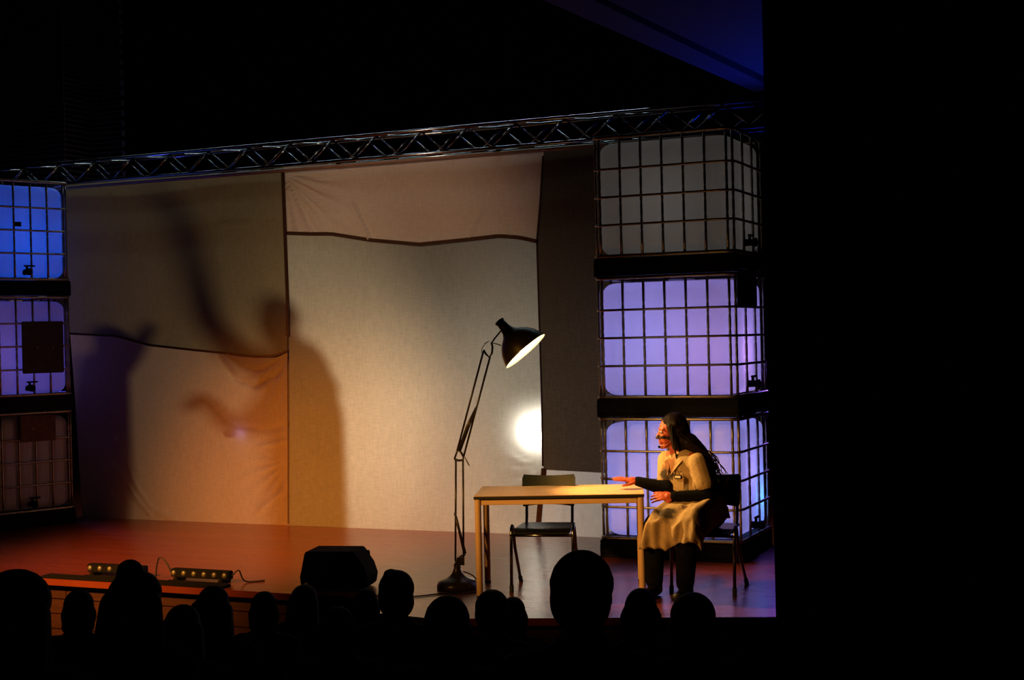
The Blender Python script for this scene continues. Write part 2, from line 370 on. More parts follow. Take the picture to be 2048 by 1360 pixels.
# ------------------------------------------------------------------ truss over the stage
tr = empty('lighting_truss', (0, 1.0, 3.6)); tag(tr, 'long aluminium box truss spanning above the patchwork cloth', 'truss')
TX0, TX1, TH, TD = -9.2, 2.6, 0.225, 0.24
for (y, z) in ((0, 0), (TD, 0), (0, TH), (TD, TH)):
    MB().tube([(TX0, y, z), (TX1, y, z)], 0.016, 10).build('chord', M['truss'], tr, smooth=True)
step = 0.245; nseg = int((TX1 - TX0) / step)
dA = MB().tube([(0, 0, 0.015), (step, 0, TH - 0.015)], 0.009, 6).build('brace', M['truss'], tr, smooth=True, loc=(TX0, 0, 0))
dB = MB().tube([(0, 0, TH - 0.015), (step, 0, 0.015)], 0.009, 6).build('brace', M['truss'], tr, smooth=True, loc=(TX0 + step, 0, 0))
for i in range(2, nseg): share(dA if i % 2 == 0 else dB, tr, (TX0 + i * step, 0, 0))
for i in range(nseg): share(dA if i % 2 else dB, tr, (TX0 + i * step, TD, 0))
hA = MB().tube([(0, 0.01, 0), (step * 2, TD - 0.01, 0)], 0.008, 6).build('cross_brace', M['truss'], tr, smooth=True, loc=(TX0, 0, TH))
for i in range(1, nseg // 2): share(hA, tr, (TX0 + i * step * 2, 0, TH))
pipe = MB().tube([(-6.6, YC - 0.035, 3.562), (0.25, YC - 0.035, 3.552)], 0.02, 10)
tag(pipe.build('batten_pipe', mat('batten', (0.30, 0.17, 0.10), 0.5), smooth=True), 'long round pipe under the truss carrying the cloth', 'pipe')

# ------------------------------------------------------------------ patchwork cloth
bd_ = empty('patchwork_backdrop', (-3.3, YC, 0)); tag(bd_, 'tall backlit patchwork cloth sewn from beige and brown panels', 'backdrop')
def cx(pts): return [(p.x, p.z) for p in (py(x, y, YC) for x, y in pts)]
seamL = [(z, x) for x, z in cx([(578, 1056), (578, 900), (577, 600), (572, 470), (567, 335)])]
seamR = [(z, x) for x, z in cx([(1074, 1072), (1080, 1000), (1087, 942), (1085, 800), (1080, 640), (1075, 482), (1082, 400), (1088, 300)])]
edgeL = [(z, x) for x, z in cx([(165, 1032), (150, 800), (140, 667), (130, 365)])]
def srt(p): return curve(sorted(p))
fL, fR, fE = srt(seamL), srt(seamR), srt(edgeL)
top = curve(cx([(128, 367), (300, 357), (440, 347), (560, 337), (566, 333), (700, 326), (900, 312), (1088, 299), (1200, 290)]) + [(0.25, 3.53)])
divL = curve(cx([(120, 664), (140, 667), (235, 672), (300, 690), (390, 700), (510, 712), (550, 712), (580, 700)]))
divM = curve(cx([(560, 466), (620, 468), (665, 468), (740, 480), (840, 489), (930, 480), (1000, 472), (1040, 475), (1080, 484)]))
divR = curve(cx([(1080, 939), (1140, 942), (1212, 946), (1260, 949)]) + [(0.3, 0.575)])
bot = lambda x: -0.004
def ripple(x, z, folds):
    d = 0.0
    for (x0, z0, ang, wav, amp, reach) in folds:     # creases fanning out from a gathered point, or running along a direction
        dx, dz = x - x0, z - z0; r = math.hypot(dx, dz) + 1e-6; th = math.atan2(dz, dx)
        da = (th - ang + PI) % (2 * PI) - PI
        if abs(da) < 1.25: d += amp * math.sin(th * wav + 1.3 * math.sin(3 * r)) * math.exp(-(r / reach) ** 2) * math.cos(da * 1.25) * min(1, r * 5)
    return d
def sag(x, z, lines):
    d = 0.0
    for (pts, wdt, amp) in lines:                    # single creases along a polyline
        best = 9
        for (a, b) in zip(pts, pts[1:]):
            vx, vz = b[0] - a[0], b[1] - a[1]; t = max(0, min(1, ((x - a[0]) * vx + (z - a[1]) * vz) / (vx * vx + vz * vz)))
            best = min(best, math.hypot(x - a[0] - vx * t, z - a[1] - vz * t))
        d += amp * math.exp(-(best / wdt) ** 2)
    return d
def panel(name, xl, xr, zb, zt, nu, nv, material, folds=(), lines=(), y0=0.0, label=None, wave=0.006):
    vs = []; fs = []
    for j in range(nv + 1):
        t = j / nv
        for i in range(nu + 1):
            u = i / nu; z = 1.8
            for _ in range(4):
                x = lerp(xl(z), xr(z), u); z = lerp(zb(x), zt(x), t)
            y = y0 + wave * math.sin(3.1 * x + 0.8 * z) + wave * 0.7 * math.sin(2.3 * z - 1.7 * x) + ripple(x, z, folds) + sag(x, z, lines)
            e = min(u, 1 - u) * 12
            vs.append((x + 3.3, y * min(1, 0.35 + e), z))
    for j in range(nv):
        for i in range(nu):
            a = j * (nu + 1) + i; fs.append((a, a + 1, a + nu + 2, a + nu + 1))
    o = mesh_obj(name, vs, fs, material, bd_, True)
    if label: o['label'] = label
    return o
cp = lambda *p: [(q[0], q[1]) for q in cx(p)]
c0 = lambda x, y: cx([(x, y)])[0]
cm_mid = cloth_mat('beige_linen', (0.44, 0.37, 0.25), 0.62, 0.03, 0.16, tcol=(0.46, 0.42, 0.33))
cm_up = cloth_mat('pink_beige_linen', (0.74, 0.57, 0.43), 0.25, 0.0, 0.10)
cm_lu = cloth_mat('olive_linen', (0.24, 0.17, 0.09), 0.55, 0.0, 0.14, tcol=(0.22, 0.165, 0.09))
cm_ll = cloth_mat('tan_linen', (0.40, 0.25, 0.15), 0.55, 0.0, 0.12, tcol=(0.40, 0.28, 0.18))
cm_dk = cloth_mat('dark_brown_cloth', (0.10, 0.07, 0.042), 0.36, 0.0, 0.2)
cm_st = cloth_mat('pale_strip_linen', (0.62, 0.56, 0.49), 0.62, 0.02, 0.12)
panel('cloth_panel', fL, fR, bot, divM, 90, 80, cm_mid, folds=[(*c0(1086, 942), 3.6, 16, 0.012, 0.35)], lines=[(cp((1010, 985), (1060, 960), (1084, 945)), 0.02, 0.012)], label='large pale beige linen panel glowing from behind')
panel('cloth_panel', fL, fR, divM, top, 110, 50, cm_up,
      folds=[(*c0(568, 352), -0.95, 24, 0.045, 0.6)],
      lines=[(cp((700, 405), (722, 445), (738, 478)), 0.016, -0.03), (cp((712, 405), (728, 440), (746, 476)), 0.014, 0.028), (cp((965, 420), (948, 450), (938, 478)), 0.014, -0.03),
             (cp((1005, 430), (1018, 455), (1024, 472)), 0.012, -0.03), (cp((1012, 432), (1030, 470)), 0.011, 0.028), (cp((575, 335), (820, 322), (1082, 307)), 0.03, -0.012)],
      label='pinkish beige top panel with gathered creases')
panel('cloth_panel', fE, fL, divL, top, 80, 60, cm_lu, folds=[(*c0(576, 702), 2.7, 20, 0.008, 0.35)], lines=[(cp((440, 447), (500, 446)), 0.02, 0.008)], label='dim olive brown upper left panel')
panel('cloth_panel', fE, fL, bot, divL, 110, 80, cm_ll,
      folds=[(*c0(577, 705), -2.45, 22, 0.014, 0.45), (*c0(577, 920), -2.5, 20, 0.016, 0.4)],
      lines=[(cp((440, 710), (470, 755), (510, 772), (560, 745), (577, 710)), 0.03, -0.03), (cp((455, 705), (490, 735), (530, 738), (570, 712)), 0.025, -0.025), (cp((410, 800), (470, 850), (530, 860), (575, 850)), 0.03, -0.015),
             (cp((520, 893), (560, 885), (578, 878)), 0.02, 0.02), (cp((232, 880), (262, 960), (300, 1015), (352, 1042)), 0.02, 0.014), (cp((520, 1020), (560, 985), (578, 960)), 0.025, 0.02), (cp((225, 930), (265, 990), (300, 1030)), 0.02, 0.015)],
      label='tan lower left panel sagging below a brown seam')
panel('cloth_panel', fR, lambda z: 0.25, divR, top, 40, 60, cm_dk, folds=[(*c0(1150, 905), 3.3, 14, 0.01, 0.3)], lines=[(cp((1095, 900), (1150, 905), (1205, 925)), 0.03, -0.02)], label='dark brown panel beside the tank tower')
panel('cloth_panel', fR, lambda z: 0.25, bot, divR, 40, 24, cm_st, lines=[(cp((1120, 1050), (1124, 1000)), 0.012, 0.012), (cp((1157, 1010), (1160, 1040)), 0.012, 0.01)], label='short pale strip under the dark panel')
def seam(pts, wd, name='seam'):
    vs = []; n = len(pts)
    for i, (x, z) in enumerate(pts):
        a = pts[max(i - 1, 0)]; b = pts[min(i + 1, n - 1)]; t = Vector((b[0] - a[0], b[1] - a[1])).normalized(); nx, nz = -t.y * wd / 2, t.x * wd / 2
        for (s, y) in ((1, -0.012), (-1, -0.012), (-1, -0.022), (1, -0.022)): vs.append((x + 3.3 + nx * s, y, z + nz * s))
    fs = []
    for i in range(n - 1):
        for j in range(4): fs.append((i * 4 + j, i * 4 + (j + 1) % 4, i * 4 + 4 + (j + 1) % 4, i * 4 + 4 + j))
    fs += [(0, 3, 2, 1), tuple(range(4 * n - 4, 4 * n))]
    return mesh_obj(name, vs, fs, M['seam'], bd_)
def dense(f, a, b, n): return [(lerp(a, b, i / n), f(lerp(a, b, i / n))) for i in range(n + 1)]
seam(dense(divM, fL(2.9) + 0.01, fR(2.9) - 0.01, 40), 0.036)
seam(dense(divL, fE(2.0), fL(1.9), 40), 0.022)
seam([(x, z) for z, x in dense(fL, 1.9, 3.55, 20)], 0.036)
seam([(x, z) for z, x in dense(fL, 0.02, 1.9, 14)], 0.004)
seam([(x + 0.012, z) for z, x in dense(fR, 0.02, 0.62, 14)], 0.05)
seam([(x, z) for z, x in dense(fR, 0.64, 3.5, 26)], 0.012)
for a, b in ((680, 322), (998, 301), (1196, 288)):
    q = py(a, b, YC); cl = MB().bbox((q.x + 3.3 - 0.02, -0.045, q.z - 0.04), (q.x + 3.3 + 0.02, 0.03, q.z + 0.03), 0.006); cl.tube([(q.x + 3.3 - 0.035, -0.04, q.z - 0.01), (q.x + 3.3 + 0.035, -0.04, q.z - 0.01)], 0.008, 6); cl.build('clip', M['black'], bd_)

# ------------------------------------------------------------------ caged liquid tanks
VX = [0.062 + 0.1795 * k for k in range(7)]; VY = [0.05, 0.35, 0.65, 0.95]; HZ = [0.42, 0.65, 0.88]
def rring(x0, x1, y0, y1, r, n=5):
    out = []
    for (cx_, cy_, a0) in ((x1 - r, y0 + r, -PI / 2), (x1 - r, y1 - r, 0), (x0 + r, y1 - r, PI / 2), (x0 + r, y0 + r, PI)):
        for k in range(n + 1):
            a = a0 + PI / 2 * k / n; out.append((cx_ + r * math.cos(a), cy_ + r * math.sin(a)))
    return out
def bottle_outline(inset):
    """rounded rectangle with shallow upright flutes between the cage tubes"""
    pts = []; x0, x1, y0, y1, r = 0.035, 1.165, 0.035, 0.965, 0.10
    def run(ax, bx, ay, by, nrm, ribs, horiz):
        n = 40
        for i in range(n):
            t = i / n; x = lerp(ax, bx, t); y = lerp(ay, by, t); s = x if horiz else y
            d = min(abs(s - q) for q in ribs); dd = 0.010 * max(0, 1 - max(0, (d - 0.018) / 0.016)) if d < 0.034 else 0.0
            pts.append((x - nrm[0] * dd, y - nrm[1] * dd))
    def arc(cx_, cy_, a0):
        for k in range(7): a = a0 + PI / 2 * k / 7; pts.append((cx_ + r * math.cos(a), cy_ + r * math.sin(a)))
    run(x0 + r, x1 - r, y0, y0, (0, -1), VX, True); arc(x1 - r, y0 + r, -PI / 2)
    run(x1, x1, y0 + r, y1 - r, (1, 0), VY, False); arc(x1 - r, y1 - r, 0)
    run(x1 - r, x0 + r, y1, y1, (0, 1), VX, True); arc(x0 + r, y1 - r, PI / 2)
    run(x0, x0, y1 - r, y0 + r, (-1, 0), VY, False); arc(x0 + r, y0 + r, PI)
    c = Vector((0.6, 0.5)); out = []
    for (x, y) in pts:
        sx = (x - 0.6) * (1 - inset / 0.565) + 0.6; sy = (y - 0.5) * (1 - inset / 0.465) + 0.5; out.append((sx, sy))
    return out
def make_bottle():
    zs = []; z0, z1, r = 0.175, 1.105, 0.085
    for k in range(6): a = PI / 2 * k / 5; zs.append((z0 + r * (1 - math.sin(a)), r * (1 - math.cos(a))))
    prof = list(reversed(zs)); prof = [(z0 + r * (1 - math.cos(PI / 2 * k / 5)), r * (1 - math.sin(PI / 2 * k / 5))) for k in range(6)]
    prof += [(z0 + r + (z1 - z0 - 2 * r) * k / 4, 0) for k in range(1, 4)]
    prof += [(z1 - r + r * math.sin(PI / 2 * k / 5), r * (1 - math.cos(PI / 2 * k / 5))) for k in range(6)]
    vs = []; fs = []
    for z, ins in prof: vs += [(x, y, z) for x, y in bottle_outline(ins)]
    n = len(bottle_outline(0))
    for i in range(len(prof) - 1):
        for j in range(n): fs.append((i * n + j, i * n + (j + 1) % n, (i + 1) * n + (j + 1) % n, (i + 1) * n + j))
    fs += [tuple(reversed(range(n))), tuple(range((len(prof) - 1) * n, len(prof) * n))]
    mb = MB().add(vs, fs); mb.lathe([(0.11, 1.10), (0.11, 1.135), (0.095, 1.135)], 20, Matrix.Translation((0.6, 0.5, 0)))
    return mb
def dented(path, axis_pts):
    """upright tube that is pinched where it is welded to the rails"""
    P = []; R = []
    zz = [0.155] + sorted([h + d for h in HZ for d in (-0.075, -0.055, -0.03, 0.03, 0.055, 0.075)]) + [1.14]
    for z in zz:
        near = min(abs(z - h) for h in HZ); P.append((0, 0, z)); R.append(0.0085 if 0.05 < near < 0.06 else 0.0115)
    return P, R
proto = {}
def make_tank(loc, rz, label, valve_side, plate=None, sticker=None):
    t = empty('caged_tank', loc, rz); tag(t, label, 'tank', 'stacked caged liquid tanks')
    if not proto:
        proto['deck'] = MB().bbox((0, 0, 0.105), (1.2, 1.0, 0.15), 0.008).build('pallet_deck', M['pallet'], t)
        proto['skirt_l'] = MB().bbox((0.0, 0.0, 0.028), (1.2, 0.025, 0.112), 0.004).build('pallet_skirt', M['pallet'], t)
        proto['skirt_s'] = MB().bbox((0.0, 0.026, 0.028), (0.025, 0.974, 0.112), 0.004).build('pallet_skirt', M['pallet'], t)
        proto['skid'] = MB().bbox((0.0, 0.0, 0.0), (1.2, 0.13, 0.03), 0.004).build('pallet_skid', M['pallet'], t)
        proto['foot'] = MB().bbox((0.03, 0.0, 0.03), (0.17, 0.1, 0.105), 0.006).build('pallet_foot', M['pallet'], t)
        proto['bottle'] = make_bottle().build('bottle', M['bottle'], t, smooth=True)
        P, R = dented(None, None); proto['up'] = MB().tube(P, R, 8).build('cage_upright', M['chrome'], t, smooth=True)
        proto['rail'] = MB().tube([(x, y, 0) for x, y in rring(0.0, 1.2, 0.0, 1.0, 0.09)], 0.0105, 8, True).build('cage_rail', M['chrome'], t, smooth=True)
        proto['toprail'] = MB().tube([(x, y, 0) for x, y in rring(0.004, 1.196, 0.004, 0.996, 0.07)], 0.015, 8, True).build('cage_top_rail', M['chrome'], t, smooth=True)
        first = True
    else: first = False
    def put(k, loc=(0, 0, 0), used=[None]):
        o = proto[k]
        if o.get('placed'): o = share(o, t, loc)
        else: o.location = loc; o['placed'] = 1
        return o
    put('deck'); put('skirt_l'); put('skirt_l', (0, 0.975, 0)); put('skirt_s'); put('skirt_s', (1.175, 0, 0))
    for y in (0, 0.435, 0.87): put('skid', (0, y, 0))
    for x in (0.0, 0.5, 1.0):
        put('foot', (x, 0.45, 0))
    put('bottle')
    for x in VX: put('up', (x, 0.019, 0)); put('up', (x, 0.981, 0))
    for y in VY[0:]: put('up', (0.019, y, 0)); put('up', (1.181, y, 0))
    for z in HZ: put('rail', (0, 0, z))
    put('toprail', (0, 0, 0.165)); put('toprail', (0, 0, 1.143))
    # discharge valve
    v = MB(); v.cap((0, 0.01, 0.0), (0, -0.09, 0.0), 0.03, 0.026); v.lathe([(0.036, 0), (0.036, 0.02)], 14, Matrix.Translation((0, -0.085, 0)) @ Matrix.Rotation(PI / 2, 4, 'X'))
    v.cap((0, -0.045, 0.02), (0, -0.045, 0.055), 0.012, 0.012)
    vo = v.build('valve', M['black'], t, smooth=True)
    h = MB().bbox((-0.03, -0.06, 0.052), (0.085, -0.035, 0.068), 0.004).build('valve_handle', M['black'], vo)
    if valve_side == 'x': vo.location = (1.158, 0.45, 0.25); vo.rotation_euler = (0, 0, PI / 2)
    else: vo.location = (0.72, 0.042, 0.235)
    if plate:
        side, u0, u1, z0, z1, mm = plate
        pm = MB()
        if side == 'x': pm.bbox((1.2, u0, z0), (1.212, u1, z1), 0.005)
        else: pm.bbox((u0, -0.028, z0), (u1, -0.013, z1), 0.006)
        po = pm.build('plate', M[mm], t)
        if side == 'y':
            for sx in (0.35, 0.72):
                MB().lathe([(0.010, 0), (0.010, 0.006), (0.004, 0.009)], 10, Matrix.Translation((lerp(u0, u1, sx), -0.028, lerp(z0, z1, 0.5))) @ Matrix.Rotation(PI / 2, 4, 'X')).build('screw', M['chrome'], po)
    if sticker:
        u0, u1, z0, z1 = sticker; MB().box((u0, 0.028, z0), (u1, 0.036, z1)).build('sticker', M['black'], t)
    # screw cap on top of the bottle
    MB().lathe([(0.10, 1.12), (0.105, 1.128), (0.105, 1.143), (0.08, 1.15)], 20, Matrix.Translation((0.6, 0.5, 0))).build('screw_cap', M['pallet'], t, smooth=True)
    return t
PIT = 1.16
make_tank((0, 0, 0), 0, 'violet lit caged tank on the stage floor behind the seated performer', 'x')
make_tank((0, 0, PIT), 0, 'violet lit caged tank in the middle of the right tower', 'x', ('x', 0.02, 0.62, 0.885, 1.13, 'pallet'))
make_tank((0, 0, 2 * PIT), 0, 'unlit grey caged tank on top of the right tower', 'x')
a68 = math.radians(68); cr_ = Vector((-6.115, 0.705, 0)); PL = 1.19; ux = Vector((math.cos(a68), math.sin(a68), 0)); org = cr_ - ux * 1.2
for t_ in (make_tank(org, a68, 'dark unlit caged tank at the bottom of the left tower', 'y', ('y', 0.60, 0.98, 0.86, 1.12, 'card')),
           make_tank(org + Vector((0, 0, PL)), a68, 'blue violet caged tank with a square board on its cage', 'y', ('y', 0.64, 1.09, 0.38, 0.90, 'plate')),
           make_tank(org + Vector((0, 0, 2 * PL)), a68, 'bright blue lit caged tank on top of the left tower', 'y', None, (0.605, 0.685, 0.69, 0.735))):
    t_.scale = (1, 1, PL / PIT)
# LED lamps inside the lit bottles
def inside(base, rz, p): 
    c, s = math.cos(rz), math.sin(rz); return (base[0] + p[0] * c - p[1] * s, base[1] + p[0] * s + p[1] * c, base[2] + p[2])
VIO = (0.31, 0.30, 1.0); PINK = (0.62, 0.28, 0.90); BLU = (0.004, 0.10, 1.0)
light('tank_inner_light', 'POINT', (0.45, 0.60, PIT + 0.60), VIO, 15, shadow_soft_size=0.12)
light('tank_inner_light', 'POINT', (0.95, 0.42, PIT + 0.50), PINK, 4, shadow_soft_size=0.1)
light('tank_inner_light', 'POINT', (0.45, 0.60, 0.62), VIO, 14, shadow_soft_size=0.12)
light('tank_inner_light', 'POINT', (0.95, 0.50, 0.70), (0.45, 0.3, 1.0), 3, shadow_soft_size=0.1)
light('tank_inner_light', 'POINT', (1.03, 0.80, 0.45), (0.02, 0.22, 1.0), 5, shadow_soft_size=0.06)
light('tank_inner_light', 'POINT', (0.6, 0.5, 2 * PIT + 0.55), (1.0, 0.93, 0.88), 1.1, shadow_soft_size=0.2)  # neutral fill added so the unlit top tank reads grey
light('tank_inner_light', 'POINT', inside(org, a68, (0.75, 0.5, 2 * PL + 0.55)), BLU, 10, shadow_soft_size=0.12)
light('tank_inner_light', 'POINT', inside(org, a68, (0.75, 0.5, PL + 0.5)), (0.12, 0.12, 1.0), 4, shadow_soft_size=0.12)
light('tank_inner_light', 'POINT', inside(org, a68, (0.35, 0.4, PL + 0.6)), (0.4, 0.2, 1.0), 1.6, shadow_soft_size=0.12)

# ------------------------------------------------------------------ table
tb = empty('table', (0.254, -1.457, 0), math.radians(19.8)); tag(tb, 'rectangular beige table with black edged top beside the tall lamp', 'table')
TW, TDp, TZ = 1.2, 0.665, 0.72
MB().bbox((-TW / 2, -TDp / 2, TZ - 0.004), (TW / 2, TDp / 2, TZ), 0.0015).build('table_top', M['tabletop'], tb)
MB().bbox((-TW / 2 - 0.001, -TDp / 2 - 0.001, TZ - 0.024), (TW / 2 + 0.001, TDp / 2 + 0.001, TZ - 0.0045), 0.003).build('edge_band', M['edge'], tb)
for sx in (-1, 1):
    for sy in (-1, 1):
        x, y = sx * (TW / 2 - 0.026), sy * (TDp / 2 - 0.026)
        lg = MB().lathe([(0.020, 0.012), (0.023, 0.015), (0.023, TZ - 0.025)], 18, Matrix.Translation((x, y, 0))).build('leg', M['tableleg'], tb, smooth=False)
        MB().lathe([(0.021, 0.0), (0.024, 0.003), (0.024, 0.014)], 14, Matrix.Translation((x, y, 0))).build('leg_cap', M['rubber'], lg)
for y in (-1, 1): MB().bbox((-TW / 2 + 0.05, y * (TDp / 2 - 0.03) - 0.012, TZ - 0.066), (TW / 2 - 0.05, y * (TDp / 2 - 0.03) + 0.012, TZ - 0.025), 0.003).build('apron_rail', M['tableleg'], tb)
for x in (-1, 1): MB().bbox((x * (TW / 2 - 0.03) - 0.012, -TDp / 2 + 0.05, TZ - 0.066), (x * (TW / 2 - 0.03) + 0.012, TDp / 2 - 0.05, TZ - 0.025), 0.003).build('apron_rail', M['tableleg'], tb)

# ------------------------------------------------------------------ tubular chairs
def arcpts(c, r, a0, a1, n, f): return [f(c[0] + r * math.cos(lerp(a0, a1, i / n)), c[1] + r * math.sin(lerp(a0, a1, i / n))) for i in range(n + 1)]
def make_chair(loc, rz, label, seatmat, backmat):
    """front of the chair is -y"""
    t = empty('chair', loc, rz); tag(t, label, 'chair', 'tubular stage chairs')
    for s in (-1, 1):
        x = s * 0.225
        p = [(x, -0.215, 0.0), (x, -0.185, 0.36)] + [(x, yy, zz) for yy, zz in [(-0.178, 0.42), (-0.165, 0.452), (-0.14, 0.468), (-0.11, 0.462), (-0.09, 0.435)]] + [(x, -0.04, 0.30), (x * 1.02, 0.215, 0.0)]
        lo = MB().tube(p[:5], 0.0115, 10).build('leg', M['chair_tube'], t, smooth=True)
        MB().tube([(x, -0.216, 0.0), (x, -0.212, 0.05)], 0.016, 10).build('foot_cap', M['rubber'], lo)
        lo2 = MB().tube(p[4:], 0.0115, 10).build('leg', M['chair_tube'], t, smooth=True)
        MB().tube([(x * 1.02, 0.217, 0.0), (x * 1.02, 0.18, 0.045)], 0.016, 10).build('foot_cap', M['rubber'], lo2)
        q = [(s * 0.19, -0.17, 0.425), (s * 0.175, 0.10, 0.420)] + [(s * 0.172, yy, zz) for yy, zz in ((0.150, 0.424), (0.185, 0.445), (0.200, 0.48))] + [(s * 0.172, 0.225, 0.66), (s * 0.165, 0.245, 0.765)]
        MB().tube(q, 0.011, 10).build('back_tube', M['chair_tube'], t, smooth=True)
    MB().tube([(-0.235, -0.182, 0.405), (0.235, -0.182, 0.405)], 0.011, 10).build('cross_tube', M['chair_tube'], t, smooth=True)
    MB().tube([(-0.18, 0.08, 0.418), (0.18, 0.08, 0.418)], 0.010, 10).build('cross_tube', M['chair_tube'], t, smooth=True)
    def shell(name, f, nu, nv, th, m_):
        vs = []; fs = []
        for side in (0, 1):
            for j in range(nv + 1):
                for i in range(nu + 1): vs.append(f(i / nu * 2 - 1, j / nv, side * th))
        N = (nu + 1) * (nv + 1)
        for j in range(nv):
            for i in range(nu):
                a = j * (nu + 1) + i; fs.append((a, a + 1, a + nu + 2, a + nu + 1)); fs.append((a + N, a + N + nu + 1, a + N + nu + 2, a + N + 1))
        rim = [i for i in range(nu + 1)] + [(j + 1) * (nu + 1) - 1 for j in range(1, nv + 1)] + [nv * (nu + 1) + i for i in range(nu - 1, -1, -1)] + [j * (nu + 1) for j in range(nv - 1, 0, -1)]
        for a, b in zip(rim, rim[1:] + rim[:1]): fs.append((a, a + N, b + N, b))
        o = mesh_obj(name, vs, fs, m_, t, True)
        md = o.modifiers.new('b', 'EDGE_SPLIT'); md.split_angle = math.radians(50)
        return o
    def rc(u, v, hw, k=0.12):
        # pull the corners in to round them
        e = max(0, abs(v * 2 - 1) - (1 - k)) / k; w = hw * (1 - 0.055 * (1 - math.sqrt(max(0, 1 - e * e)))) if e > 0 else hw
        return u * w
    shell('seat', lambda u, v, h: (rc(u, v, 0.195 + 0.012 * (1 - v)), -0.20 + 0.40 * v, 0.432 + h - 0.008 * (1 - u * u) * math.sin(v * PI) - 0.022 * max(0, 0.15 - v) / 0.15 + 0.006), 12, 12, 0.012, seatmat)
    shell('backrest', lambda u, v, h: (rc(u, v, 0.20, 0.25), 0.205 + 0.035 * (1 - u * u) - 0.045 * (1 - v) - h + 0.012, 0.585 + 0.21 * v + 0.012 * u * u * (2 * v - 1) ** 3), 14, 10, 0.012, backmat)
    for s in (-1, 1):
        for z in (0.63, 0.74): MB().ell((s * 0.168, 0.19 + (z - 0.63) * 0.2, z), (0.008, 0.006, 0.008), nu=8, nv=5).build('rivet', M['chrome'], t, smooth=True)
    return t
make_chair((0.115, -1.42, 0), math.radians(14), 'empty chair with a dark green backrest tucked under the table', M['chair_black'], M['chair_green'])
make_chair((1.265, -1.15, 0), math.radians(4), 'black chair the long haired performer sits on', M['chair_black'], M['chair_black'])

# ------------------------------------------------------------------ giant jointed desk lamp
LO = Vector((-0.49, -1.675, 0)); A = Vector((c_r.x, c_r.y, 0)).normalized(); B = Vector((-A.y, A.x, 0)); Z = Vector((0, 0, 1))
lp = empty('giant_desk_lamp', LO, math.atan2(A.y, A.x)); tag(lp, 'giant black jointed desk lamp with glowing bell shade over the table', 'lamp')
# local x = to the right as seen from the hall, local y = away, z up
def L2(px, py_):   # pixel in the plane of the lamp -> local
    D = (LO - CAM).dot(c_f); P = dep(px, py_, D) - LO; return Vector((P.dot(A), 0, P.z))
base = MB().lathe([(0.150, 0.0), (0.152, 0.012), (0.150, 0.035), (0.140, 0.055), (0.118, 0.070), (0.085, 0.082), (0.055, 0.098), (0.036, 0.12), (0.026, 0.145), (0.022, 0.165), (0.0215, 0.185)], 40)
base.build('base', M['lampblack'], lp, smooth=True)
def rod(a, b, r, name, y=0.0, n=8):
    a = L2(*a); b = L2(*b); a.y = b.y = y; return MB().tube([a, b], r, n).build(name, M['lampblack'], lp, smooth=True)
piv = MB(); p0 = L2(920, 1128); piv.box((p0.x - 0.022, -0.03, 0.178), (p0.x + 0.03, 0.03, 0.235)); piv.tube([L2(918, 1133) + Vector((0, -0.035, 0)), L2(918, 1133) + Vector((0, 0.035, 0))], 0.014, 10); piv.build('pivot', M['lampblack'], lp)
rod((911, 1122), (912, 918), 0.0075, 'lower_arm_rod', -0.012); rod((927, 1131), (926, 918), 0.0075, 'lower_arm_rod', 0.012)
def bent(pts, r, name, y=0.0):
    P = []
    for i in range(len(pts)): q = L2(*pts[i]); q.y = y; P.append(q)
    return MB().tube(P, r, 8).build(name, M['lampblack'], lp, smooth=True)
bent([(931, 1108), (921, 1112), (914, 1120), (911, 1127), (909, 1131)], 0.008, 'lower_bracket', -0.02)
bent([(910, 1025), (918, 1060), (928, 1104)], 0.008, 'lower_spring', -0.022); bent([(911, 1030), (920, 1066), (931, 1108)], 0.008, 'lower_spring', 0.022)
bent([(909, 918), (914, 903), (917, 898), (923, 906), (927, 914), (926, 920), (917, 921), (909, 918)], 0.007, 'elbow_bracket', -0.018)
bent([(909, 918), (914, 903), (917, 898), (923, 906), (927, 914), (926, 920), (917, 921), (909, 918)], 0.007, 'elbow_bracket', 0.018)
bent([(930, 914), (934, 922), (939, 931)], 0.004, 'tension_lever', -0.02)
rod((914, 903), (967, 702), 0.0075, 'upper_arm_rod', -0.012); rod((927, 914), (980, 714), 0.0075, 'upper_arm_rod', 0.012)
bent([(953, 814), (935, 850), (917, 902)], 0.009, 'upper_spring', -0.024); bent([(952, 818), (938, 852), (920, 902)], 0.009, 'upper_spring', 0.024)
bent([(967, 700), (972, 708), (979, 715), (984, 706), (985, 694), (983, 685)], 0.008, 'head_bracket', 0.0)
bent([(983, 686), (990, 676), (1000, 664), (1006, 656)], 0.006, 'head_stem', 0.0)
bent([(986, 686), (994, 688), (1002, 691)], 0.004, 'tilt_lever', -0.02)
bent([(978, 682), (970, 687), (964, 697), (963, 706), (968, 702)], 0.003, 'cable_loop', -0.01)
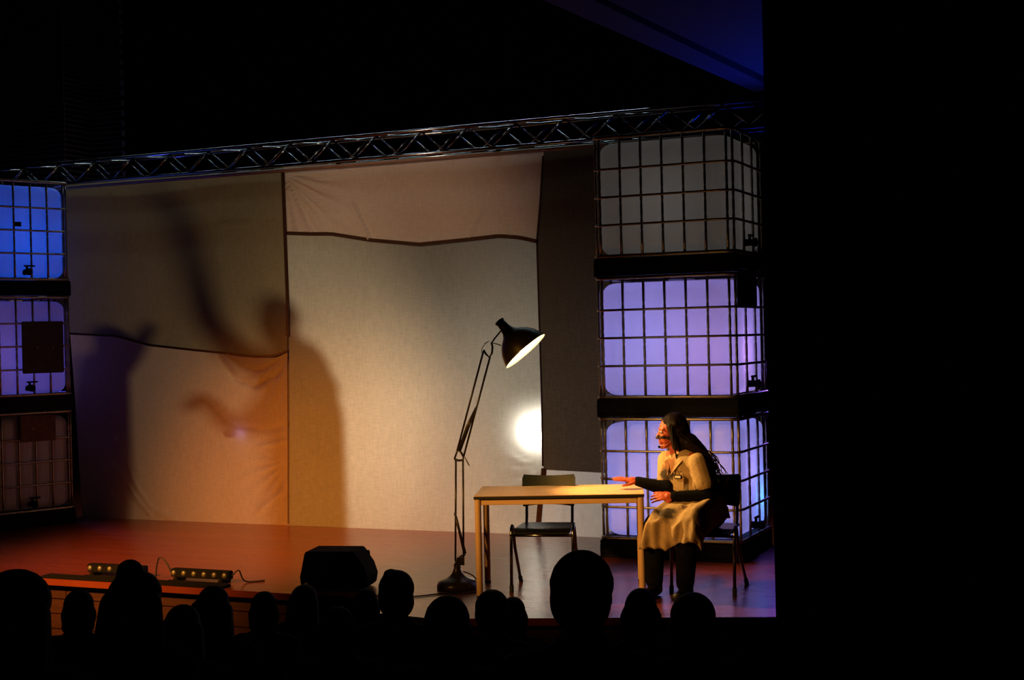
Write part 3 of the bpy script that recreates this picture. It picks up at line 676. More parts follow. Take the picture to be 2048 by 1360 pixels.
# shade: bell of revolution on a slanted axis
neck = L2(997, 641); rim = L2(1051.5, 703)
ax = (rim - neck); tot = ax.length; ax = (ax.normalized() * 0.975 + Vector((0, -0.14, 0))).normalized()
qm = ax.to_track_quat('Z', 'Y').to_matrix().to_4x4(); mt = Matrix.Translation(neck) @ qm
R_ = 0.187
prof = [(0.020, 0.0), (0.030, 0.006), (0.033, 0.035), (0.037, 0.07), (0.045, 0.10), (0.062, 0.125), (0.095, 0.150), (0.128, 0.180), (0.156, 0.220), (0.174, 0.262), (R_, tot)]
outer = MB().lathe(prof, 44, mt, cap=False); outer.add([mt @ Vector((0.02 * math.cos(2 * PI * j / 44), 0.02 * math.sin(2 * PI * j / 44), 0)) for j in range(44)], [tuple(reversed(range(44)))])
sh = outer.build('shade', M['lampblack'], lp, smooth=True)
inn = [(R_, tot), (R_ - 0.004, tot - 0.001), (0.170, 0.258), (0.151, 0.220), (0.123, 0.184), (0.09, 0.155), (0.05, 0.13), (0.03, 0.128)]
MB().lathe(inn, 44, mt, cap=False).build('shade_lining', M['lampwhite'], sh, smooth=True)
MB().lathe([(0.0375, 0.005), (0.0375, 0.02)], 20, mt).build('neck_ring', M['lampblack'], sh)
bc = mt @ Vector((0, 0, 0.235))
MB().ell(bc, (0.055, 0.055, 0.06), nu=20, nv=12).build('bulb', M['bulb'], lp, smooth=True)
MB().tube([mt @ Vector((0, 0, 0.125)), mt @ Vector((0, 0, 0.185))], 0.02, 12).build('socket', M['lampwhite'], lp)
bl = light('lamp_bulb_light', 'SPOT', (0, 0, 0), (1.0, 0.55, 0.16), 150, shadow_soft_size=0.05, spot_size=math.radians(70), spot_blend=0.8)
bl.parent = lp; bl.location = mt @ Vector((0, 0, 0.30)); bl.rotation_euler = ax.to_track_quat('-Z', 'Y').to_euler()
# power cable from the base across the floor
cb = [LO + Vector((0.05, 0.0, 0.13)), LO + A * 0.12 + Vector((0, 0, 0.09)), LO + A * 0.17 - B * 0.03 + Vector((0, 0, 0.012)), LO + A * 0.12 - B * 0.2 + Vector((0, 0, 0.006)), LO - A * 0.1 - B * 0.21 + Vector((0, 0, 0.006)), LO - A * 0.32 - B * 0.30 + Vector((0, 0, 0.006)), LO - A * 0.6 - B * 0.22 + Vector((0, 0, 0.006))]
def spline(pts, n=8):
    out = []
    P = [pts[0]] + list(pts) + [pts[-1]]
    for i in range(1, len(P) - 2):
        for k in range(n):
            t = k / n; p0_, p1, p2, p3 = (Vector(P[i - 1]), Vector(P[i]), Vector(P[i + 1]), Vector(P[i + 2]))
            out.append(0.5 * ((2 * p1) + (p2 - p0_) * t + (2 * p0_ - 5 * p1 + 4 * p2 - p3) * t * t + (3 * p1 - p0_ - 3 * p2 + p3) * t ** 3))
    out.append(Vector(P[-1])); return out
tag(MB().tube(spline(cb), 0.005, 6).build('power_cable', M['cable'], smooth=True), 'thin black cable running over the floor from the lamp base', 'cable')

# ------------------------------------------------------------------ stage monitor
wm = empty('stage_monitor', (-1.365, -1.90, 0), math.radians(14)); tag(wm, 'black wedge loudspeaker at the stage edge left of the lamp', 'speaker')
sil = [(-0.215, 0.004), (0.215, 0.004), (0.25, 0.03), (0.262, 0.10), (0.235, 0.18), (0.165, 0.285), (0.15, 0.292), (-0.20, 0.292), (-0.215, 0.28), (-0.255, 0.10), (-0.25, 0.05)]
bmw = MB().prism(sil, -0.14, 0.16, 'y'); bo = bmw.build('cabinet', M['speaker'], wm)
md = bo.modifiers.new('bev', 'BEVEL'); md.width = 0.012; md.segments = 2; md.limit_method = 'ANGLE'
MB().bbox((-0.19, 0.155, 0.05), (0.20, 0.17, 0.26), 0.006).build('grille', M['speaker'], wm)
MB().tube([(-0.06, -0.135, 0.22), (-0.06, -0.165, 0.22), (0.06, -0.165, 0.22), (0.06, -0.135, 0.22)], 0.008, 8).build('handle', M['rubber'], wm, smooth=True)
MB().lathe([(0.018, 0), (0.018, 0.006), (0.010, 0.008)], 14, Matrix.Translation((-0.205, -0.14, 0.045)) @ Matrix.Rotation(PI / 2, 4, 'X')).build('socket', M['chrome'], wm)
for sx in (-0.18, 0.18):
    for sy in (-0.1, 0.12): MB().lathe([(0.015, 0), (0.015, 0.006)], 10, Matrix.Translation((sx, sy, 0))).build('rubber_foot', M['rubber'], wm)

# ------------------------------------------------------------------ LED bars on the stage edge
def led_bar(p0, p1, label):
    a, b = Vector(p0), Vector(p1); d = b - a; L = d.length; t = empty('led_bar', a, math.atan2(d.y, d.x)); tag(t, label, 'stage light', 'LED bars along the stage edge')
    MB().bbox((0, -0.035, 0.03), (L, 0.035, 0.095), 0.006).build('housing', M['pallet'], t)
    for k in range(6):
        x = L * (0.06 + 0.176 * k)
        ln = MB().lathe([(0.019, 0), (0.019, 0.006), (0.012, 0.012), (0.004, 0.014)], 16, Matrix.Translation((x, -0.035, 0.064)) @ Matrix.Rotation(PI / 2, 4, 'X')).build('lens', M['lens'], t, smooth=True)
        MB().lathe([(0.024, 0.0), (0.024, 0.004), (0.019, 0.004)], 16, Matrix.Translation((x, -0.035, 0.064)) @ Matrix.Rotation(PI / 2, 4, 'X'), cap=False).build('lens_ring', M['rubber'], ln)
    for x in (0.06, L - 0.06): MB().bbox((x - 0.02, -0.06, 0.0), (x + 0.02, 0.06, 0.03), 0.004).build('bracket', M['pallet'], t)
    MB().box((0.0, -0.07, 0.0), (L, -0.05, 0.012)).build('floor_plate', M['pallet'], t)
    return t
led_bar(fl(180, 1150), fl(292, 1156), 'black bar of six lenses at the far left of the stage edge')
led_bar(fl(347, 1160), fl(462, 1167), 'black bar of six lenses nearer the wedge loudspeaker')
tag(MB().tube(spline([fl(462, 1167) + Vector((0.012, 0.0, 0.06)), fl(462, 1167) + Vector((0.06, 0.02, 0.10)), fl(462, 1167) + Vector((0.09, 0.06, 0.012)), fl(462, 1167) + Vector((0.2, 0.16, 0.007))]), 0.006, 6).build('power_cable', M['cable'], smooth=True), 'short cable looping from the end of the LED bar near the loudspeaker', 'cable')
p_ = fl(345, 1160)
tag(MB().tube(spline([p_ + Vector((-0.01, 0, 0.06)), p_ + Vector((-0.06, 0, 0.14)), p_ + Vector((-0.12, 0, 0.17)), p_ + Vector((-0.15, 0, 0.10)), p_ + Vector((-0.16, 0, 0.01))]), 0.006, 6).build('power_cable', M['cable'], smooth=True), 'cable arching up between the two LED bars', 'cable')
tag(MB().bbox((-3.95, -2.2, 0.0), (-2.2, -2.08, 0.02), 0.005).build('edge_shade_strip', M['black']), 'flat black strip painted in as shade along the stage edge under the LED bars', 'strip')  # black strip stands for the bars' shadow on the stage edge

# ------------------------------------------------------------------ people
def frame(c, fwd, up=(0, 0, 1)):
    f = Vector(fwd).normalized(); u = Vector(up); u = (u - f * u.dot(f)).normalized(); l = u.cross(f)
    return Matrix(((f.x, l.x, u.x, c[0]), (f.y, l.y, u.y, c[1]), (f.z, l.z, u.z, c[2]), (0, 0, 0, 1)))
def head_shape(m, F, s=1.0, fine=True):
    h = MB()
    h.ell((-0.012, 0, 0.030), (0.096, 0.075, 0.090)); h.ell((0.028, 0, -0.022), (0.062, 0.060, 0.088))
    h.cap((0.0, 0.045, -0.055), (0.056, 0.018, -0.098), 0.022, 0.018); h.cap((0.0, -0.045, -0.055), (0.056, -0.018, -0.098), 0.022, 0.018)
    h.ell((0.070, 0, -0.099), (0.021, 0.024, 0.018))
    if fine:
        h.cap((0.083, 0, 0.012), (0.104, 0, -0.030), 0.008, 0.013); h.ell((0.096, 0.011, -0.036), 0.009); h.ell((0.096, -0.011, -0.036), 0.009)
        for sy in (-1, 1):
            h.cap((0.080, sy * 0.014, 0.030), (0.066, sy * 0.046, 0.028), 0.010, 0.009); h.ell((0.066, sy * 0.036, -0.022), (0.022, 0.020, 0.018))
            h.ell((-0.010, sy * 0.076, -0.010), (0.018, 0.008, 0.030))
        h.ell((0.083, 0, -0.058), (0.014, 0.022, 0.0075)); h.ell((0.080, 0, -0.073), (0.014, 0.020, 0.008))
    h.cap((-0.025, 0, -0.06), (-0.045, 0, -0.19), 0.056, 0.060)
    m.add([F @ (v * s) for v in h.v], h.f)
def hand_shape(m, F, s=1.0, curl=0.25, spread=0.10, side=1):
    """F: x along the fingers, y towards the thumb side, z out of the back of the hand"""
    h = MB(); h.ell((0.045, 0, 0), (0.052, 0.040, 0.015)); h.cap((-0.02, 0, 0), (0.03, 0.0, 0), 0.024, 0.026)
    for k, (y, L) in enumerate(((0.030, 0.072), (0.010, 0.082), (-0.010, 0.076), (-0.029, 0.060))):
        a = (1.5 - k) * spread; d = Vector((math.cos(a), math.sin(a), 0)); p = Vector((0.078, y, 0)); r = 0.0092 - 0.0006 * (k == 3)
        b = 0.0
        for q, fr in enumerate((0.45, 0.30, 0.25)):
            b += curl * (0.6 + 0.4 * q); dd = Vector((d.x * math.cos(b), d.y * math.cos(b), -math.sin(b))); p2 = p + dd * L * fr; h.cap(p, p2, r, r - 0.0007, 8); p = p2; r -= 0.0007
    p = Vector((0.012, 0.030, -0.004)); 
    for d, L, r in (((0.72, 0.66, -0.2), 0.038, 0.0125), ((0.88, 0.42, -0.22), 0.030, 0.0105), ((0.95, 0.2, -0.25), 0.022, 0.0095)):
        p2 = p + Vector(d).normalized() * L; h.cap(p, p2, r, r - 0.001, 8); p = p2
    m.add([F @ (v * s) for v in h.v], h.f)

# ---- the seated performer
P = lambda *a: Vector(a)
hipR, hipL = P(1.13, -1.15, .52), P(1.31, -1.15, .52); knR, knL = P(0.985, -1.53, .505), P(1.24, -1.56, .495); anR, anL = P(0.985, -1.55, .085), P(1.225, -1.60, .085)
neckb = P(1.085, -1.155, .965); shL, shR = P(1.225, -1.235, .915), P(0.945, -1.075, .915)
elL, wrL = P(1.30, -1.27, .675), P(1.085, -1.37, .685); elR, wrR = P(0.985, -1.205, .715), P(0.785, -1.275, .775)
hc = P(1.012, -1.175, 1.125); hf = P(-0.86, -0.51, -0.05)
chest = P(1.10, -1.15, .84); waist = P(1.17, -1.145, .66); cfw = P(-0.516, -0.855, 0).normalized(); clf = P(0.855, -0.516, 0).normalized()
HF = frame(hc, hf)
b = MB(); head_shape(b, HF)
Rc = Matrix((( -cfw.x, clf.x, 0), (-cfw.y, clf.y, 0), (0, 0, 1)))
b.cap(neckb + P(0, 0, -.03), hc + P(0.02, 0.01, -.06), 0.062, 0.054)
b.ell(chest, (0.10, 0.15, 0.16), Rc); b.ell(waist, (0.10, 0.14, 0.14), Rc); b.ell((1.22, -1.13, .545), (0.17, 0.13, 0.11))
for sh, el, wr in ((shL, elL, wrL), (shR, elR, wrR)):
    b.cap(neckb, sh, 0.05, 0.052); b.chain([sh, el, wr], [0.050, 0.040, 0.026])
for hp, kn, an in ((hipR, knR, anR), (hipL, knL, anL)):
    b.chain([hp, kn, an], [0.085, 0.058, 0.042]); b.cap(an + P(0, 0.04, -.04), an + P(-0.01, -0.15, -.05), 0.036, 0.030)
HR = frame(wrR, P(-0.92, -0.34, 0.16), (0.12, 0.1, 1)); hand_shape(b, HR @ Matrix.Translation((0.012, 0, 0)) @ Matrix.Rotation(math.radians(-14), 4, 'X'), 1.05, 0.05, 0.03)
HL = frame(wrL, P(-0.92, -0.30, 0.02), (0.3, -0.75, 0.6)); hand_shape(b, HL @ Matrix.Translation((0.012, 0, 0)), 1.0, 0.28, 0.08)
def skin_band():
    """reddish skin with a dark band over the cheek below the eye"""
    m = M['skin'].copy(); m.name = 'banded_skin'; n, l = nt(m); bs = n['Principled BSDF']
    tc = n.new('ShaderNodeTexCoord'); src = [x for x in l if x.to_socket == bs.inputs['Base Color']][0].from_socket
    inv = HF.inverted(); 
    mp = n.new('ShaderNodeVectorMath'); mp.operation = 'SUBTRACT'; mp.inputs[1].default_value = hc; l.new(tc.outputs['Object'], mp.inputs[0])
    def dot(v):
        d = n.new('ShaderNodeVectorMath'); d.operation = 'DOT_PRODUCT'; d.inputs[1].default_value = v; l.new(mp.outputs[0], d.inputs[0]); return d.outputs['Value']
    fx = dot(HF.to_3x3().col[0]); fz = dot(HF.to_3x3().col[2])
    def mth(op, a, b_=None, c_=None):
        x = n.new('ShaderNodeMath'); x.operation = op
        for i, q in enumerate((a, b_, c_)):
            if q is None: continue
            if isinstance(q, (int, float)): x.inputs[i].default_value = q
            else: l.new(q, x.inputs[i])
        return x.outputs[0]
    nz = n.new('ShaderNodeTexNoise'); nz.inputs['Scale'].default_value = 30; l.new(tc.outputs['Object'], nz.inputs['Vector'])
    cz = mth('MULTIPLY_ADD', fx, 0.12, -0.040)                        # centre line of the band
    dz = mth('ABSOLUTE', mth('SUBTRACT', fz, cz)); dz = mth('MULTIPLY_ADD', nz.outputs['Fac'], 0.010, dz)
    band = mth('MULTIPLY', mth('LESS_THAN', dz, 0.017), mth('GREATER_THAN', fx, -0.06))
    mx = n.new('ShaderNodeMix'); mx.data_type = 'RGBA'; l.new(band, mx.inputs[0]); l.new(src, mx.inputs[6]); mx.inputs[7].default_value = (0.03, 0.012, 0.01, 1); l.new(mx.outputs[2], bs.inputs['Base Color'])
    return m
perf = skin_obj('person', b, 0.0048, skin_band(), None, 2, 0.5)
tag(perf, 'long haired performer in a stained beige smock seated at the table, hand held out', 'person')
# eyes with dark make-up
for sy in (-1, 1):
    e = MB().ell(HF @ Vector((0.076, sy * 0.031, 0.006)), (0.0125, 0.0125, 0.0125)).build('eye', mat('eye', (0.5, 0.42, 0.36), 0.2), perf, smooth=True)
    MB().ell(HF @ Vector((0.0865, sy * 0.033, 0.006)), (0.0055, 0.0055, 0.0055), nu=8, nv=6).build('iris', M['black'], e, smooth=True)
# black long sleeves
for nm, sh, el, wr in (('l', shL, elL, wrL), ('r', shR, elR, wrR)):
    s_ = MB(); s_.chain([sh, lerp(sh, el, .5), el, lerp(el, wr, .5), wr], [0.062, 0.060, 0.054, 0.046, 0.036]); s_.ell(lerp(el, wr, 0.9), (0.036, 0.036, 0.036))
    skin_obj('sleeve', s_, 0.008, M['sleeve'], perf, 3)
# black trousers and boots
for hp, kn, an in ((hipR, knR, anR), (hipL, knL, anL)):
    s_ = MB(); s_.chain([hp, kn, lerp(kn, an, 0.4), an + P(0, 0, .03)], [0.078, 0.070, 0.076, 0.064]); skin_obj('trouser_leg', s_, 0.009, M['cloth_dark'], perf, 3)
    s_ = MB(); s_.cap(an + P(0, 0, .09), an + P(0, 0.02, -.03), 0.058, 0.052); s_.cap(an + P(0, 0.05, -.04), an + P(-0.015, -0.15, -.048), 0.044, 0.037); s_.cap(an + P(0, 0.06, -.05), an + P(0, 0.03, -.06), 0.036, 0.03)
    for v in s_.v: v.z = max(v.z, 0.004)
    skin_obj('boot', s_, 0.008, M['boot'], perf, 2)
# smock: beige with brown and black stains, and shade painted by the hip
def smock_stains_shade(m, spots):
    n, l = nt(m); bs = n['Principled BSDF']
    src = [x for x in l if x.to_socket == bs.inputs['Base Color']][0].from_socket; tc = n.new('ShaderNodeTexCoord')
    def blot(c, r, ns, col, prev):
        d = n.new('ShaderNodeVectorMath'); d.operation = 'DISTANCE'; d.inputs[1].default_value = c; l.new(tc.outputs['Object'], d.inputs[0])
        nz = n.new('ShaderNodeTexNoise'); nz.inputs['Scale'].default_value = ns; nz.inputs['Detail'].default_value = 5; l.new(tc.outputs['Object'], nz.inputs['Vector'])
        a = n.new('ShaderNodeMath'); a.operation = 'MULTIPLY_ADD'; l.new(nz.outputs['Fac'], a.inputs[0]); a.inputs[1].default_value = r * 1.2; l.new(d.outputs['Value'], a.inputs[2])
        mr = n.new('ShaderNodeMapRange'); mr.inputs[1].default_value = r * 1.25; mr.inputs[2].default_value = r * 1.75; mr.inputs[3].default_value = 0.92; mr.inputs[4].default_value = 0; l.new(a.outputs[0], mr.inputs[0])
        mx = n.new('ShaderNodeMix'); mx.data_type = 'RGBA'; l.new(mr.outputs[0], mx.inputs[0]); l.new(prev, mx.inputs[6]); mx.inputs[7].default_value = (*col, 1); return mx.outputs[2]
    o = src
    for (c, r, ns, col) in spots: o = blot(c, r, ns, col, o)
    l.new(o, bs.inputs['Base Color'])
sm = mat('stained_beige_cotton', (0.46, 0.32, 0.155), 0.9, var=0.12, scale=25, bump=0.35, bscale=140)
s_ = MB(); s_.ell(chest + P(0, 0, .015), (0.125, 0.165, 0.165), Rc); s_.ell(lerp(chest, waist, .55), (0.118, 0.155, 0.15), Rc); s_.ell(waist + P(0.01, 0, -.03), (0.125, 0.165, 0.13), Rc)
s_.ell(chest + cfw * 0.045 + clf * 0.05 + P(0, 0, -.01), (0.075, 0.075, 0.07)); s_.ell(chest + cfw * 0.045 - clf * 0.05 + P(0, 0, -.01), (0.075, 0.075, 0.07))
for sh, el in ((shL, elL), (shR, elR)):
    s_.cap(neckb + P(0, 0, -.055), sh + P(0, 0, -.008), 0.055, 0.062); s_.cap(sh, lerp(sh, el, .62), 0.070, 0.074)
s_.ell((1.225, -1.12, .55), (0.19, 0.155, 0.115))
coat = skin_obj('smock', s_, 0.008, sm, perf, 5)
# skirt of the smock: draped over both thighs, sinking between them, hanging over the knees
vs = []; fs = []; NU, NV = 48, 34
path = [(-1.05, .665), (-1.16, .685), (-1.30, .665), (-1.45, .637), (-1.575, .607), (-1.655, .54), (-1.675, .45), (-1.68, .385)]
for j in range(NV + 1):
    t = j / NV * (len(path) - 1); k = min(int(t), len(path) - 2); f_ = t - k; y = lerp(path[k][0], path[k + 1][0], f_); z = lerp(path[k][1], path[k + 1][1], f_)
    v = j / NV; wd = lerp(0.38, 0.48, min(1, v * 1.5)); xc = lerp(1.215, 1.115, min(1, v * 1.05))
    for i in range(NU + 1):
        u = i / NU * 2 - 1; a = abs(u)
        dip = 0.045 * math.exp(-(u / 0.20) ** 2) * min(1, max(0, (v - 0.22)) * 4) * (1 - 0.55 * max(0, v - 0.75) * 4)
        side = 0.17 * max(0, (a - 0.66) / 0.34) ** 1.5
        fold = 0.010 * math.sin(9 * u + 5 * v) + 0.007 * math.sin(21 * u - 7 * v) * v
        zz = z - dip - side * (1.0 if v < 0.75 else max(0.0, 1 - (v - .75) * 3.4)) + fold * (1 if v < 0.7 else 0.4)
        yy = y + (0.075 * math.exp(-(u / 0.26) ** 2) * max(0, v - 0.6) * 2.2) + (fold * 1.6 if v > 0.7 else 0) + 0.10 * max(0, (a - 0.72) / 0.28) ** 2 * max(0, v - .6) * 2
        hem = 0.035 * math.sin(2.2 * u - 0.6) * max(0, v - 0.8) * 5
        vs.append((xc + u * wd / 2 * (1 - 0.10 * max(0, (a - 0.7) / 0.3) * (1 if v > .3 else 0)), yy, zz + hem))
for j in range(NV):
    for i in range(NU): a = j * (NU + 1) + i; fs.append((a, a + NU + 1, a + NU + 2, a + 1))
sk = mesh_obj('smock_skirt', vs, fs, sm, perf, True); md = sk.modifiers.new('th', 'SOLIDIFY'); md.thickness = 0.006
from mathutils.bvhtree import BVHTree
def surf(o, px_, py_, fallback):
    me = o.data; t = BVHTree.FromPolygons([v.co for v in me.vertices], [tuple(p.vertices) for p in me.polygons])
    h = t.ray_cast(CAM, ray(px_, py_).normalized()); return tuple(h[0]) if h[0] is not None else fallback
smock_stains_shade(sm, [(surf(coat, 1338, 932, (1.0, -1.28, .85)), 0.075, 22, (0.24, 0.09, 0.03)), (surf(coat, 1332, 948, (1.0, -1.28, .81)), 0.058, 34, (0.015, 0.010, 0.008)),
                  (surf(coat, 1346, 954, (1.03, -1.3, .8)), 0.036, 34, (0.012, 0.009, 0.008)), (surf(coat, 1336, 966, (1.03, -1.3, .78)), 0.034, 34, (0.06, 0.03, 0.02)), (surf(sk, 1330, 1022, (1.03, -1.4, .63)), 0.085, 22, (0.014, 0.010, 0.008)),
                  (surf(sk, 1408, 1040, (1.3, -1.4, .55)), 0.10, 13, (0.07, 0.04, 0.022)), (surf(sk, 1370, 1015, (1.2, -1.4, .6)), 0.03, 18, (0.10, 0.05, 0.025))])  # brown patch by the hip is shade put into the cotton colour
# smock collar, pocket and name badge
def onchest(u, z, d): return chest + cfw * d + clf * u + P(0, 0, z)
for sgn in (-1, 1):
    q = [onchest(sgn * 0.075, 0.125, 0.03), onchest(sgn * 0.085, 0.075, 0.105), onchest(sgn * 0.012, -0.02, 0.142), onchest(sgn * 0.03, 0.055, 0.105)]
    n_ = cfw * 0.012; co = MB().add(q + [x + n_ for x in q], [(0, 1, 2, 3), (7, 6, 5, 4), (0, 4, 5, 1), (1, 5, 6, 2), (2, 6, 7, 3), (3, 7, 4, 0)]); co.build('lapel', sm, perf)
pk = onchest(0.085, -0.065, 0.135); FB = frame(pk, (cfw + clf * 0.45).normalized())
MB().bbox((-0.004, -0.042, -0.055), (0.004, 0.042, 0.045), 0.003).xf(FB).build('pocket', sm, perf)
bg_ = MB().bbox((0.004, -0.030, 0.028), (0.012, 0.030, 0.056), 0.003).xf(FB).build('name_badge', M['black'], perf)
MB().bbox((0.0122, -0.022, 0.034), (0.0135, 0.022, 0.050), 0.0005).xf(FB).build('badge_card', mat('badge_card', (0.75, 0.70, 0.58), 0.6), bg_)
MB().tube([FB @ Vector((0.012, 0.015, 0.054)), FB @ Vector((0.018, 0.008, 0.085)), FB @ Vector((0.014, -0.008, 0.095)), FB @ Vector((0.012, -0.018, 0.054))], 0.0022, 6).build('badge_clip', M['black'], bg_)
# head-worn microphone
mc = MB().ell(HF @ Vector((0.098, 0.020, -0.098)), (0.010, 0.010, 0.010)).build('headset_microphone', M['black'], perf, smooth=True)
MB().tube([HF @ Vector(q) for q in ((0.095, 0.022, -0.098), (0.07, 0.055, -0.088), (0.03, 0.074, -0.055), (-0.012, 0.086, 0.01))], 0.0022, 6).build('microphone_boom', M['black'], mc)
# hair: a mass behind and beside the face, with loose strands
hm = MB(); 
for c_, r_ in (((-0.030, 0, 0.052), (0.098, 0.090, 0.090)), ((-0.055, 0, 0.0), (0.088, 0.094, 0.105)), ((-0.072, 0, -0.08), (0.075, 0.100, 0.10))):
    hm.ell(HF @ Vector(c_), r_, HF.to_3x3())
hm.cap(HF @ Vector((0.020, 0.066, 0.045)), HF @ Vector((-0.010, 0.085, -0.10)), 0.020, 0.030); hm.cap(HF @ Vector((0.020, -0.066, 0.045)), HF @ Vector((-0.010, -0.085, -0.10)), 0.020, 0.030)
hm.cap(HF @ Vector((0.045, 0.03, 0.085)), HF @ Vector((-0.02, 0.07, 0.06)), 0.016, 0.03); hm.cap(HF @ Vector((0.045, -0.03, 0.085)), HF @ Vector((-0.02, -0.07, 0.06)), 0.016, 0.03)
back = [HF @ Vector((-0.075, 0.0, -0.08)), P(1.135, -1.12, .985), P(1.195, -1.09, .88), P(1.215, -1.065, .78), P(1.205, -1.05, .70)]
for off in (-0.07, -0.02, 0.04, 0.09):
    o_ = clf * off; hm.chain([p + o_ * (0.8 if i == 0 else 1) + P(0, 0.012 * abs(off) / 0.07, 0) for i, p in enumerate(back)], [0.070, 0.058, 0.048, 0.036, 0.016])
hair = skin_obj('hair', hm, 0.007, M['hair'], perf, 3)
st = MB(); rng = random.Random(3)
for k in range(130):
    a = rng.uniform(-1, 1); s0 = HF @ Vector((-0.03 + rng.uniform(-.05, .03), a * 0.085, 0.07 - abs(a) * 0.05)); off = clf * (a * 0.13) + P(rng.uniform(.0, .05), rng.uniform(-.04, .03), 0)
    ln = rng.uniform(0.5, 1.05); pts = [s0, HF @ Vector((-0.115 + abs(a) * 0.06 + rng.uniform(-.02, .02), a * 0.115, -0.03)), P(1.145, -1.11, .985) + off, P(1.215, -1.085, .88) + off * 1.1, P(1.245, -1.06, .77) + off * 1.15, P(1.235, -1.045, .68) + off * 1.2]
    sp = spline(pts, 6); sp = sp[:max(8, int(len(sp) * ln))]
    sp = [p + P(0.009 * math.sin(i * 0.9 + k), 0.009 * math.cos(i * 0.8 + k * 2), 0) for i, p in enumerate(sp)]
    st.tube(sp, [0.0050 * (1 - 0.7 * i / len(sp)) for i in range(len(sp))], 4)
for k in range(16):
    a = 0.07 + 0.02 * rng.random(); pts = [HF @ Vector((0.01, a, 0.05)), HF @ Vector((0.005 + 0.01 * rng.random(), a + 0.015, -0.06)), HF @ Vector((-0.005, a + 0.01, -0.17)), HF @ Vector((0.0, a, -0.24 - 0.06 * rng.random()))]
    st.tube(spline(pts, 5), [0.003] * (len(spline(pts, 5)) - 1) + [0.001], 4)
tag(st.build('hair_strands', M['hair'], hair, smooth=True), kind='stuff')

# ---- spectators, seen from behind against the stage
def spectator(px, pyy, row, label, style='short', wide=1.0, lean=0.0, turn=0.0, drop=0.0):
    Y, zs = rows[row]; Pt = py(px, pyy, Y + 0.03); s = (Pt.z - zs) / 0.735; s = max(0.86, min(1.22, s))
    o = MB(); 
    o.ell((0, 0, 0.10), (0.17, 0.13, 0.11)); o.ell((0, 0.0, 0.27), (0.15, 0.10, 0.16)); o.ell((0, 0.0, 0.45), (0.175, 0.11, 0.14)); o.cap((-0.15, 0, 0.53), (0.15, 0, 0.53), 0.062, 0.062)
    o.cap((-0.05, 0, 0.565), (0.05, 0, 0.565), 0.06, 0.06)
    for sx in (-1, 1):
        o.chain([(sx * 0.185, 0, 0.52), (sx * 0.215, 0.06, 0.27), (sx * 0.09, 0.27, 0.19)], [0.058, 0.045, 0.035]); hand_shape(o, frame((sx * 0.09, 0.27, 0.19), (-sx * 0.3, 1, -0.25)), 1.0, 0.25)
        o.chain([(sx * 0.09, 0.02, 0.085), (sx * 0.11, 0.42, 0.075), (sx * 0.12, 0.43, -0.36)], [0.083, 0.062, 0.045]); o.cap((sx * 0.12, 0.40, -0.385), (sx * 0.13, 0.58, -0.392), 0.038, 0.032)
    q = MB(); F = Matrix.Translation((lean * 0.1, 0.03, 0.735)) @ Matrix.Rotation(PI / 2 + turn, 4, 'Z') @ Matrix.Rotation(drop, 4, 'Y'); head_shape(q, F, 1.0); o.add(q.v, q.f)
    S = Matrix.Translation((Pt.x, Y, zs)) @ Matrix.Rotation(math.radians(12), 4, 'Z') @ Matrix.Scale(s, 4)
    me = remesh(o, 0.013, 3); me.materials.clear(); me.materials.append(M['cloth_dark']); p_ = bpy.data.objects.new('person', me); C.objects.link(p_)
    p_.matrix_world = S; tag(p_, label, 'person', 'spectators in the dark')
    h = MB(); T3 = F.to_3x3()
    h.ell(F @ Vector((-0.018, 0, 0.032)), (0.104 * wide, 0.084 * wide, 0.094), T3)
    h.ell(F @ Vector((-0.045, 0, -0.01)), (0.075 * wide, 0.082 * wide, 0.09), T3)
    if style == 'long':
        for yy in (-0.06, 0, 0.06): h.chain([F @ Vector((-0.05, yy, 0.0)), F @ Vector((-0.075, yy * 1.25, -0.12)), F @ Vector((-0.08, yy * 1.4, -0.27))], [0.055, 0.05, 0.03])
        for sy in (-1, 1): h.cap(F @ Vector((-0.01, sy * 0.075, 0.0)), F @ Vector((-0.03, sy * 0.09, -0.17)), 0.03, 0.03)
    elif style == 'bob':
        h.ell(F @ Vector((-0.02, 0, -0.03)), (0.10, 0.105, 0.10), T3); h.ell(F @ Vector((-0.03, 0, -0.09)), (0.085, 0.10, 0.06), T3)
    elif style == 'bun':
        h.ell(F @ Vector((-0.05, 0, 0.125)), (0.05, 0.05, 0.045)); 
        for yy in (-0.06, 0, 0.06): h.chain([F @ Vector((-0.05, yy, 0.0)), F @ Vector((-0.075, yy * 1.5, -0.15))], [0.06, 0.05])
    elif style == 'tuft':
        h.ell(F @ Vector((-0.01, 0.03, 0.105)), (0.04, 0.035, 0.025)); h.ell(F @ Vector((-0.02, 0, -0.04)), (0.10, 0.092, 0.09), T3)
    skin_obj('hair', h, 0.012, M['hair_black'], p_, 2)
    return p_
